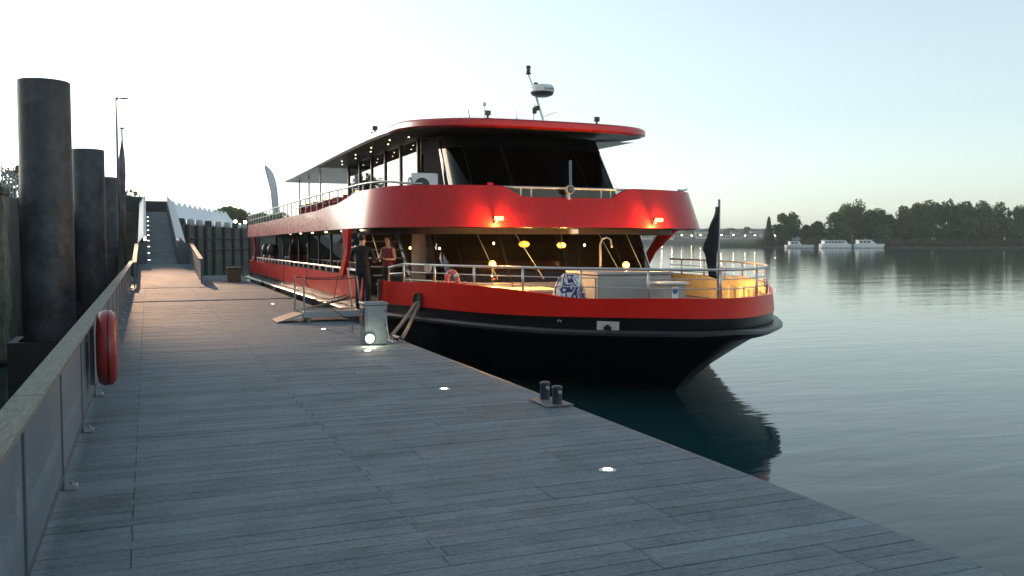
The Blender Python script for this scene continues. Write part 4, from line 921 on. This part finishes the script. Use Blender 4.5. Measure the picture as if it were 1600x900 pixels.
def skeleton(armL, armR, wid=1.0, stance=.11):
    J = {'pelvis':(0,0,.95,(.155*wid,.115)),'waist':(0,0,1.10,(.15*wid,.10)),'chest':(0,.0,1.30,(.175*wid,.115)),'neckb':(0,.01,1.47,(.085,.075)),'neck':(0,.0,1.53,.055),'jaw':(0,-.02,1.60,(.066,.072)),'head':(0,-.005,1.68,(.078,.092)),'crown':(0,.005,1.745,(.06,.07)),
         'nose':(0,-.10,1.645,.014)}
    E_ = [('pelvis','waist'),('waist','chest'),('chest','neckb'),('neckb','neck'),('neck','jaw'),('jaw','head'),('head','crown'),('head','nose')]
    for s, arm, nm in ((-1,armL,'L'),(1,armR,'R')):
        J['hip'+nm] = (s*.09,0,.88,.095); J['knee'+nm] = (s*(stance-.01),-.015,.49,.062); J['calf'+nm] = (s*stance,.01,.33,.056); J['ankle'+nm] = (s*stance,.02,.085,.04); J['ball'+nm] = (s*(stance+.02),-.10,.04,.042); J['toe'+nm] = (s*(stance+.025),-.17,.035,.034)
        E_ += [('pelvis','hip'+nm),('hip'+nm,'knee'+nm),('knee'+nm,'calf'+nm),('calf'+nm,'ankle'+nm),('ankle'+nm,'ball'+nm),('ball'+nm,'toe'+nm)]
        el, wr, hand = arm
        J['sh'+nm] = (s*.19*wid,.0,1.41,.066); J['el'+nm] = (*el,.045); J['wr'+nm] = (*wr,.030); d = (Vector(hand)-Vector(wr)); J['palm'+nm] = (*(Vector(wr)+d*.45),(.038,.020))
        E_ += [('chest','sh'+nm),('sh'+nm,'el'+nm),('el'+nm,'wr'+nm),('wr'+nm,'palm'+nm)]
        dn = d.normalized(); sd_ = dn.cross(Vector((0,0,1))); sd_ = sd_.normalized() if sd_.length > .1 else Vector((1,0,0))
        for f in range(5):
            off = (f-1.5)*.017 if f < 4 else -.045*s; ln = (.055,.068,.062,.048,.03)[f]; base = Vector(wr)+d*(.62 if f < 4 else .42)
            kn = base + sd_*off + dn*ln*.5; tp = kn + dn*ln*.5 + Vector((0,0,-.02))
            J[f'k{f}{nm}'] = (*kn,.0095); J[f't{f}{nm}'] = (*tp,.008); E_ += [('palm'+nm,f'k{f}{nm}'),(f'k{f}{nm}',f't{f}{nm}')]
    return J, E_
def hair_cap(long=False):
    h = MB().sphere((0,.022,1.70), .098, 16, (.92,1.05,1.0))
    if long: h.loft([[(w_*math.cos(a), .055+.05*math.sin(a)+dy, z) for a in (2*math.pi*i/12 for i in range(12))] for z, w_, dy in ((1.72,.085,0),(1.60,.095,.01),(1.48,.10,.03),(1.38,.085,.04),(1.30,.04,.04))], True, True)
    return h
J, E_ = skeleton(((-.29,-.02,1.16),(-.22,-.26,1.12),(-.16,-.38,1.14)), ((.29,-.02,1.16),(.22,-.27,1.13),(.15,-.38,1.15)), 1.08, .12)
def pick_m(c):
    if c.z > 1.50: return 0
    if c.y < -.14 and 1.05 < c.z < 1.25: return 0
    if c.z < .075: return 3
    return 1 if c.z > .96 else 2
figure('person', 'person in black shirt and dark trousers standing on the gangplank, seen from behind', (4.62,20.55,.217), R(150), J, E_, [m_skin, m_tee, m_trs, m_shoe], pick_m, hair_cap(), 1.0)
J, E_ = skeleton(((-.24,-.03,1.15),(-.14,-.24,1.16),(-.08,-.34,1.18)), ((.24,-.03,1.15),(.15,-.24,1.15),(.09,-.35,1.17)), .86, .09)
def pick_w(c):
    if c.z > 1.44: return 0
    if abs(c.x) > .17 and c.z > .9: return 0
    if c.y < -.13 and 1.0 < c.z < 1.3: return 0
    if c.z < .075: return 3
    return 1 if c.z > .93 else 2
figure('person', 'person with long dark hair in red top standing on the boat beside the stairs', (5.55,21.8,.285), R(-50), J, E_, [m_skin, m_rtop, m_trs, m_shoe], pick_w, hair_cap(True), .94)

# ------------------------------------------------------------------ trees
def leaf_mat(name, a, c):
    m = bpy.data.materials.new(name); m.use_nodes = True; n = m.node_tree.nodes; L = m.node_tree.links; p = n['Principled BSDF']; p.inputs['Roughness'].default_value = .7; p.inputs['Specular IOR Level'].default_value = .2
    g = n.new('ShaderNodeNewGeometry'); x = n.new('ShaderNodeMix'); x.data_type = 'RGBA'; x.inputs[6].default_value = (*a,1); x.inputs[7].default_value = (*c,1)
    nz = n.new('ShaderNodeTexNoise'); nz.inputs['Scale'].default_value = .35; L.new(g.outputs['Position'], nz.inputs['Vector'])
    ad = n.new('ShaderNodeMath'); ad.operation = 'MULTIPLY_ADD'; ad.inputs[1].default_value = .45; L.new(g.outputs['Random Per Island'], ad.inputs[0])
    tr = n.new('ShaderNodeBsdfTranslucent'); ms = n.new('ShaderNodeMixShader'); ms.inputs[0].default_value = .55; L.new(p.outputs[0], ms.inputs[1]); L.new(tr.outputs[0], ms.inputs[2]); L.new(ms.outputs[0], n['Material Output'].inputs[0]); L.new(x.outputs[2], tr.inputs[0])
    sb = n.new('ShaderNodeMath'); sb.operation = 'SUBTRACT'; sb.inputs[1].default_value = .25; L.new(nz.outputs[0], sb.inputs[0]); L.new(sb.outputs[0], ad.inputs[2]); L.new(ad.outputs[0], x.inputs[0]); L.new(x.outputs[2], p.inputs['Base Color'])
    return m
LM = [leaf_mat('dark_green_leaves',(.085,.140,.036),(.175,.245,.066)), leaf_mat('olive_leaves',(.105,.135,.036),(.20,.225,.07)), leaf_mat('yellow_green_leaves',(.11,.12,.03),(.22,.22,.06)), leaf_mat('brown_spring_leaves',(.130,.152,.052),(.225,.245,.09))]
m_bark = M('tree_bark', (.06,.05,.04), .9, var=.3)
def crown_mesh(name, mat, H, W, nl, leaf, base, cone=False, seed=0):
    r = np.random.default_rng(seed); nl_ = 26
    if cone: lob = [(0,0,base+(H-base)*t, W*.5*(1-t)+.3, (H-base)*.16) for t in np.linspace(.05,.95,10)]
    else:
        lob = []
        for i in range(nl_):
            a = r.uniform(0,2*np.pi); t = r.uniform(.04,.98); rad = W*.5*np.sqrt(max(.06,1-(2*t-.9)**2))*r.uniform(.35,.8)
            lob.append((rad*np.cos(a), rad*np.sin(a), base+(H-base)*t*.86, W*r.uniform(.16,.27), (H-base)*r.uniform(.11,.19)))
    C_ = []
    for lx, ly, lz_, lr_, lh in lob:
        k = nl // len(lob); d = r.normal(size=(k,3)); d /= np.linalg.norm(d,axis=1)[:,None]; d *= (r.uniform(.35,1.12,size=k)**.6)[:,None]
        C_.append(np.stack([lx+d[:,0]*lr_, ly+d[:,1]*lr_, lz_+d[:,2]*lh],1))
    C_ = np.concatenate(C_); n_ = len(C_)
    u = r.normal(size=(n_,3)); u /= np.linalg.norm(u,axis=1)[:,None]; v = np.cross(u, r.normal(size=(n_,3))); v /= np.linalg.norm(v,axis=1)[:,None]
    s = leaf*r.uniform(.5,1.3,size=(n_,1)); u *= s; v *= s*.7
    V = np.stack([C_-u, C_+v, C_+u, C_-v],1).reshape(-1,3)
    me = bpy.data.meshes.new(name); me.from_pydata(V.tolist(), [], np.arange(4*n_).reshape(-1,4).tolist()); me.materials.append(mat); return me
def tree(x, y, z, H, W, mat, label, group, nl=2600, leaf=.42, base=None, cone=False, seed=0, name='bank_tree'):
    t = thing(name, label, 'tree', (x,y,z), group); base = H*.07 if base is None else base; r = random.Random(seed)
    tr = MB().tube([(x,y,z-.5),(x+.1,y,z+H*.3),(x-.1,y+.1,z+H*.55),(x,y,z+H*.8)], [H*.022,H*.017,H*.011,H*.004], 7)
    for i in range(6):
        a = r.uniform(0,6.28); h0 = H*r.uniform(.25,.55); q = W*.34
        tr.tube([(x,y,z+h0),(x+q*.5*math.cos(a),y+q*.5*math.sin(a),z+h0+H*.10),(x+q*math.cos(a),y+q*math.sin(a),z+h0+H*.24)], [H*.009,H*.006,H*.002], 5)
    part('trunk', tr, m_bark, t, smooth=True)
    c = bpy.data.objects.new('crown', crown_mesh('crown', mat, H, W, nl, leaf, base, cone, seed)); COL.objects.link(c); c.parent = t; WP[c] = WP[t]
    return t
# right bank: (distance along the bank, set back, height, width, material, cone)
def bank(s, b): return (281 + .926*s + .377*b, 340 - .377*s + .926*b)
bt = MB(); prof = [(-2,-2.5),(0,-.7),(2.5,.3),(6,1.2),(14,1.8),(60,2.4),(140,3)]
def edge(s): return ip(s, [(-30,22),(-6,14),(10,2),(60,-12),(130,-32),(260,-80)])
rows_ = []
for b_, z in prof: rows_.append([(*bank(s + (14 if s < -20 else 0)*0, edge(s) + b_), z) for s in range(-30, 300, 6)])
struct('river_bank', MB().loft(rows_), M('bank_grass', (.055,.065,.03), .9, var=.5, scale=.3), smooth=True)
specs = [(-6,20,11.5,5,0,True),(1,20,15,9,0,False),(7,26,15.5,10,0,False),(12,18,9,7,1,False),(19,24,11,8,1,False),(27,22,15.5,11,0,False),(34,24,19.5,13,3,False),(41,26,21.5,14,3,False),(48,22,18.5,11,0,False),(55,24,15,10,1,False),
         (61,20,19,12,3,False),(68,22,21,13,3,False),(75,24,22.5,14,3,False),(82,20,22,13,0,False),(89,18,21,13,3,False),(97,16,20.5,13,3,False),(105,14,20,13,0,False),(113,10,19,12,3,False),(122,8,20,13,0,False),
         (30,13,9,8,1,False),(46,10,9,9,0,False),(63,6,10,9,0,False),(73,4,9,8,1,False),(84,2,12,9,1,False),(92,-2,9.5,10,2,False),(101,-4,9,8,0,False)]
desc = ['dark green','olive','yellow green','brownish green']
order = sorted(range(len(specs)), key=lambda i: specs[i][0])
for rank, i in enumerate(order):
    s, b_, H, W, mi, cone = specs[i]; x, y = bank(s, b_)
    lab = 'narrow dark conifer at the left tip of the wooded far bank' if cone else f'{"tall" if H > 16 else "low"} {desc[mi]} tree in wood on right bank, {ords[rank-1]} right of conifer'
    tree(x, y, 1.2, H, W, LM[mi], lab, 'trees of the wood on the right bank', cone=cone, seed=i+1, nl=5600 if H > 16 else 3200, leaf=.55)
# reeds along the bank
r_ = np.random.default_rng(3); n_ = 9000; S = r_.uniform(-12,170,n_); B = r_.uniform(.2,7,n_); V = []; F = []
for k in range(n_):
    x, y = bank(S[k], edge(S[k]) + B[k]); h = r_.uniform(.8,2.6); z0 = -.5 + B[k]*.25; dx = r_.uniform(-.5,.5); w_ = r_.uniform(.10,.3)
    V += [(x-w_,y,z0),(x+w_,y+r_.uniform(-.3,.3),z0),(x+dx,y,z0+h)]; F.append((3*k,3*k+1,3*k+2))
me = bpy.data.meshes.new('reeds'); me.from_pydata(V,[],F); me.materials.append(leaf_mat('reed_leaves',(.07,.065,.035),(.16,.14,.085)))
ro = bpy.data.objects.new('reeds', me); COL.objects.link(ro); tag(ro, 'dry brownish reeds along the edge of the wooded bank', 'reeds', kind='stuff')
# trees on the quay to the left, behind the piles
for k in range(12):
    x, y = -50 + 4.1*k, 96 + 2.6*k; H = 5.6 + 1.6*math.sin(k*2.3)
    nm_ = f'tree on the left quay behind the mooring piles, {ords[11-k]} left of the gangway'
    tree(x, y, QZ-.2, H, 7.5, LM[(0,1,0,3)[k % 4]], ('dark ' if k % 2 else 'rounded ') + nm_, 'trees on the left quay', nl=1100, leaf=.34, seed=120+k, name='quay_tree')
# far left hill trees behind the tents
for k, (x, y, H, W) in enumerate(((-4.2,305,13,16),(14,310,8,14),(20,300,8.5,13),(24,296,9.5,12),(28,294,9,12),(33,292,8,12),(39,290,7.5,12))):
    tree(x, y, QZ-.2, H, W, LM[(0,1,3,0,1,0,3)[k]], ['rounded dark tree top showing above the gangway portal','low tree behind the tents, nearest to them','low brownish tree behind the tents, second along','dark tree behind the tents above the first street lamp','olive tree behind the tents between the two street lamps','dark tree behind the tents beside the second street lamp','brownish tree at the boat stern beyond the tents'][k], 'trees behind the tents', nl=1500, leaf=.5, seed=50+k, name='quay_tree')
for k, (x, y, z) in enumerate(((17.5,198.5,6.07),(20.4,208,6.15),(18.8,203,5.6))):
    t = thing('quay_lamp', ['lit street lamp right of the last tent','lit street lamp nearest the stern of the boat','faint lit lamp between two brighter street lamps'][k], 'street lamp', (x,y,QZ), 'street lamps on the far quay')
    part('pole', MB().tube([(x,y,QZ-.05),(x,y,z-.2)], .06, 8), m_fencepost, t)
    part('lamp_globe', MB().sphere((x,y,z), (.32,.36,.15)[k], 10), emat(f'quay_lamp_glow', (1,.9,.62), 9) if k == 0 else bpy.data.materials['quay_lamp_glow'], t, smooth=True)

# ------------------------------------------------------------------ moored boats off the right bank
def moored(P0, d, L_, B_, hz, cabin, label, name, hullm, red=False):
    d = Vector((*d,0)).normalized(); nrm_ = Vector((-d.y,d.x,0)); P0 = Vector((*P0,0))
    t = thing(name, label, 'boat', (P0.x,P0.y,WZ), 'boats moored off the right bank')
    def pt(u, v, z): q = P0 + d*u + nrm_*v; return (q.x,q.y,z)
    def ring(z, fl): 
        us = [0,.15,.5,.8,.93,1.0]; ws = [.42,.5,.5,.42,.22,.01]; l = [pt(L_*u*(1 if u < 1 else 1+fl), B_*w_, z) for u, w_ in zip(us,ws)]; return l + [pt(L_*u*(1 if u < 1 else 1+fl), -B_*w_, z) for u, w_ in zip(reversed(us),reversed(ws))]
    part('hull', MB().loft([ring(WZ-.5,-.04), ring(WZ+hz*.5,0), ring(WZ+hz,.02)], True, True), hullm, t, smooth=30)
    part('hull_stripe', MB().loft([ring(WZ+.02,-.018), ring(WZ+.28,-.008)], True, True), m_blacktrim, t)
    for (u0,u1,z0,z1,rk) in cabin:
        w_ = B_*.40; A_ = [(u0,w_),(u1,w_*.8),(u1,-w_*.8),(u0,-w_)]
        c = part('cabin', MB().loft([[pt(u,v,WZ+z0) for u, v in A_],[pt(u-(rk if i in (1,2) else -.1),v*.93,WZ+z1) for i, (u, v) in enumerate(A_)]], True, True), m_white, t)
        nw = max(2, int((u1-u0-rk)/1.5))
        for i in range(nw):
            ua = u0+.5+(u1-u0-rk-.8)*i/nw; ub_ = ua + (u1-u0-rk-.8)/nw*.72; zm0, zm1 = WZ+z0+(z1-z0)*.35, WZ+z0+(z1-z0)*.8
            vv = -(w_*.98 if True else 0)
            part('window', MB().loft([[pt(ua,vv-.05,zm0),pt(ub_,vv*.985-.05,zm0)],[pt(ua,vv*.95-.05,zm1),pt(ub_,vv*.94-.05,zm1)]]), m_blacktrim, c)
            part('window', MB().loft([[pt(ua,-vv+.05,zm0),pt(ub_,-vv*.985+.05,zm0)],[pt(ua,-vv*.95+.05,zm1),pt(ub_,-vv*.94+.05,zm1)]]), m_blacktrim, c)
        part('cabin_roof', MB().loft([[pt(u+(.3 if u == u1 else -.3)-(rk if u == u1 else 0),v*1.02,WZ+z1+dz) for u, v in A_] for dz in (.02,.16)], True, True), m_white, t)
    part('mast', MB().tube([pt(L_*.4,0,WZ+hz),pt(L_*.4,0,WZ+hz+3.4)], .06, 6), m_alu, t)
    part('deck_rail', MB().tube([pt(L_*.55,B_*-.45,WZ+hz+.8),pt(L_*.93,-B_*.2,WZ+hz+.8),pt(L_*.93,B_*.2,WZ+hz+.8),pt(L_*.55,B_*.45,WZ+hz+.8)], .03, 5), m_alu, t)
    return t
dv = (.926,-.377)
moored((261,321), dv, 12.5, 4, 1.5, [(1.5,6.8,1.4,2.9,1.2)], 'small white motor boat, leftmost of the boats off the far bank', 'motor_boat', M('offwhite_hull', (.55,.52,.50), .4))
moored((275,315), dv, 15, 5, 1.9, [(1,12,1.8,3.3,1.6)], 'long white ferry with row of windows, middle of the moored boats', 'ferry_boat', m_white)
moored((288.5,310), dv, 14, 5, 1.9, [(2,10,1.8,3.5,2.2)], 'white ferry with raked front, rightmost of the moored boats', 'ferry_boat', m_white)
mp_ = (287.0,308.5)
solo('channel_pile', MB().lathe((*mp_,0), [(.28,-3),(.28,4.5),(.05,5.3)], 10), m_blacktrim, 'dark mooring post standing in water before the white ferries', 'pile', (*mp_,-3), smooth=40)

# ------------------------------------------------------------------ far bank with buildings and lamps
def fb_(s, b=0): return (476 + .926*s + .377*b, 779 - .377*s + .926*b)
rows_ = [[(*fb_(s, b_), z) for s in range(-700, 900, 40)] for b_, z in ((-6,-3),(-3,WZ),(0,2.6),(3,3.2),(40,4),(90,9),(220,16),(500,22))]
struct('far_bank', MB().loft(rows_), M('far_bank_ground', (.06,.065,.05), .9, var=.4, scale=.05), smooth=True)
br = random.Random(9); bc = [(.55,.50,.45),(.42,.40,.37),(.62,.58,.53),(.34,.32,.30),(.48,.38,.32)]
BM = [M(f'far_wall_{"abcde"[i]}', c, .8) for i, c in enumerate(bc)]; m_rf = M('far_roof_tiles', (.16,.09,.06), .8); m_rf2 = M('far_roof_slate', (.09,.095,.10), .7)
s = -12; k = 0
while s < 150 and k < 15:
    w_ = br.uniform(7,17); h = br.uniform(4.2,8.5); b_ = br.uniform(30,75); zb = 3.8 + (b_-40)*.1*(b_ > 40)
    t = thing('far_building', f'small distant building on the far bank, {ords[k]} from the red boat', 'building', (*fb_(s+w_/2,b_), zb), 'buildings on the far bank')
    c4 = [fb_(s,b_), fb_(s+w_,b_), fb_(s+w_,b_+9), fb_(s,b_+9)]
    part('wall', MB().loft([[(*p,zb-1.5) for p in c4],[(*p,zb+h) for p in c4]], True, True), BM[k % 5], t)
    e4 = [fb_(s-.4,b_-.4), fb_(s+w_+.4,b_-.4), fb_(s+w_+.4,b_+9.4), fb_(s-.4,b_+9.4)]; r1_, r2_ = fb_(s+.5,b_+4.5), fb_(s+w_-.5,b_+4.5)
    rm = MB().add([(*p,zb+h+.01) for p in e4]+[(*r1_,zb+h+2),(*r2_,zb+h+2)], [(0,1,5,4),(2,3,4,5),(1,2,5),(3,0,4),(0,3,2,1)]); part('roof', rm, (m_rf, m_rf2)[k % 2], t)
    for i in range(int(w_/2.4)):
        a_ = s+1.0+i*2.4; wa, wb2 = fb_(a_,b_-.05), fb_(a_+1.2,b_-.05)
        part('window', MB().quad((*wa,zb+h*.35),(*wb2,zb+h*.35),(*wb2,zb+h*.75),(*wa,zb+h*.75)), m_blacktrim, t)
    s += w_ + br.uniform(-1,3); k += 1
m_fl = emat('far_lamp_glow', (1,.72,.40), 60)
for k, s in enumerate((4,14,24,34,43,53,64,76,88,98,108,118)):
    x, y = fb_(s, 4); z = 8.2 + br.uniform(-.4,.4)
    t = thing('far_street_lamp', f'lit street lamp on the far bank, {ords[k]} from the red boat', 'street lamp', (x,y,3), 'street lamps along the far bank')
    part('pole', MB().tube([(x,y,3),(x,y,z-.3)], .09, 6), m_fencepost, t); part('lamp_head', MB().sphere((x,y,z), .42, 8, (1,1,.7)), m_fl, t, smooth=True)
for k, (s, b_, H, W) in enumerate(((-6,60,10,14),(12,95,9,16),(30,80,9,14),(50,90,9,15),(70,85,8,14),(92,80,9,16),(112,90,9,15),(130,70,9,14))):
    x, y = fb_(s,b_); tree(x, y, 5 + (b_-40)*.08, H, W, LM[k % 2], f'hazy distant tree among far bank buildings, {ords[k]} from the red boat', 'trees on the far bank', nl=700, leaf=.8, seed=80+k, name='far_tree')
x, y = fb_(70, 60)
mt = thing('floodlight_mast', 'tall thin floodlight mast standing above the far bank', 'mast', (x,y,5))
part('pole', MB().tube([(x,y,4),(x,y,22.5)], [.45,.3], 8), m_alu, mt)
part('lamp_frame', MB().obox((x,y,22.6), (1.9*.926,-1.9*.377,0), (.3*.377,.3*.926,0), (0,0,.9)), m_alu, mt)

# ------------------------------------------------------------------ evening haze
hz = MB().box(-760,3660,-360,3660,-6,32)
hm = bpy.data.materials.new('evening_haze'); hm.use_nodes = True; hn = hm.node_tree.nodes
hn.remove(hn['Principled BSDF']); pv = hn.new('ShaderNodeVolumePrincipled'); pv.inputs['Color'].default_value = (.88,.92,.95,1); pv.inputs['Density'].default_value = .00020; pv.inputs['Anisotropy'].default_value = .2
hm.node_tree.links.new(pv.outputs[0], hn['Material Output'].inputs['Volume'])
tag(solo('haze', hz, hm, None, None), kind='stuff')
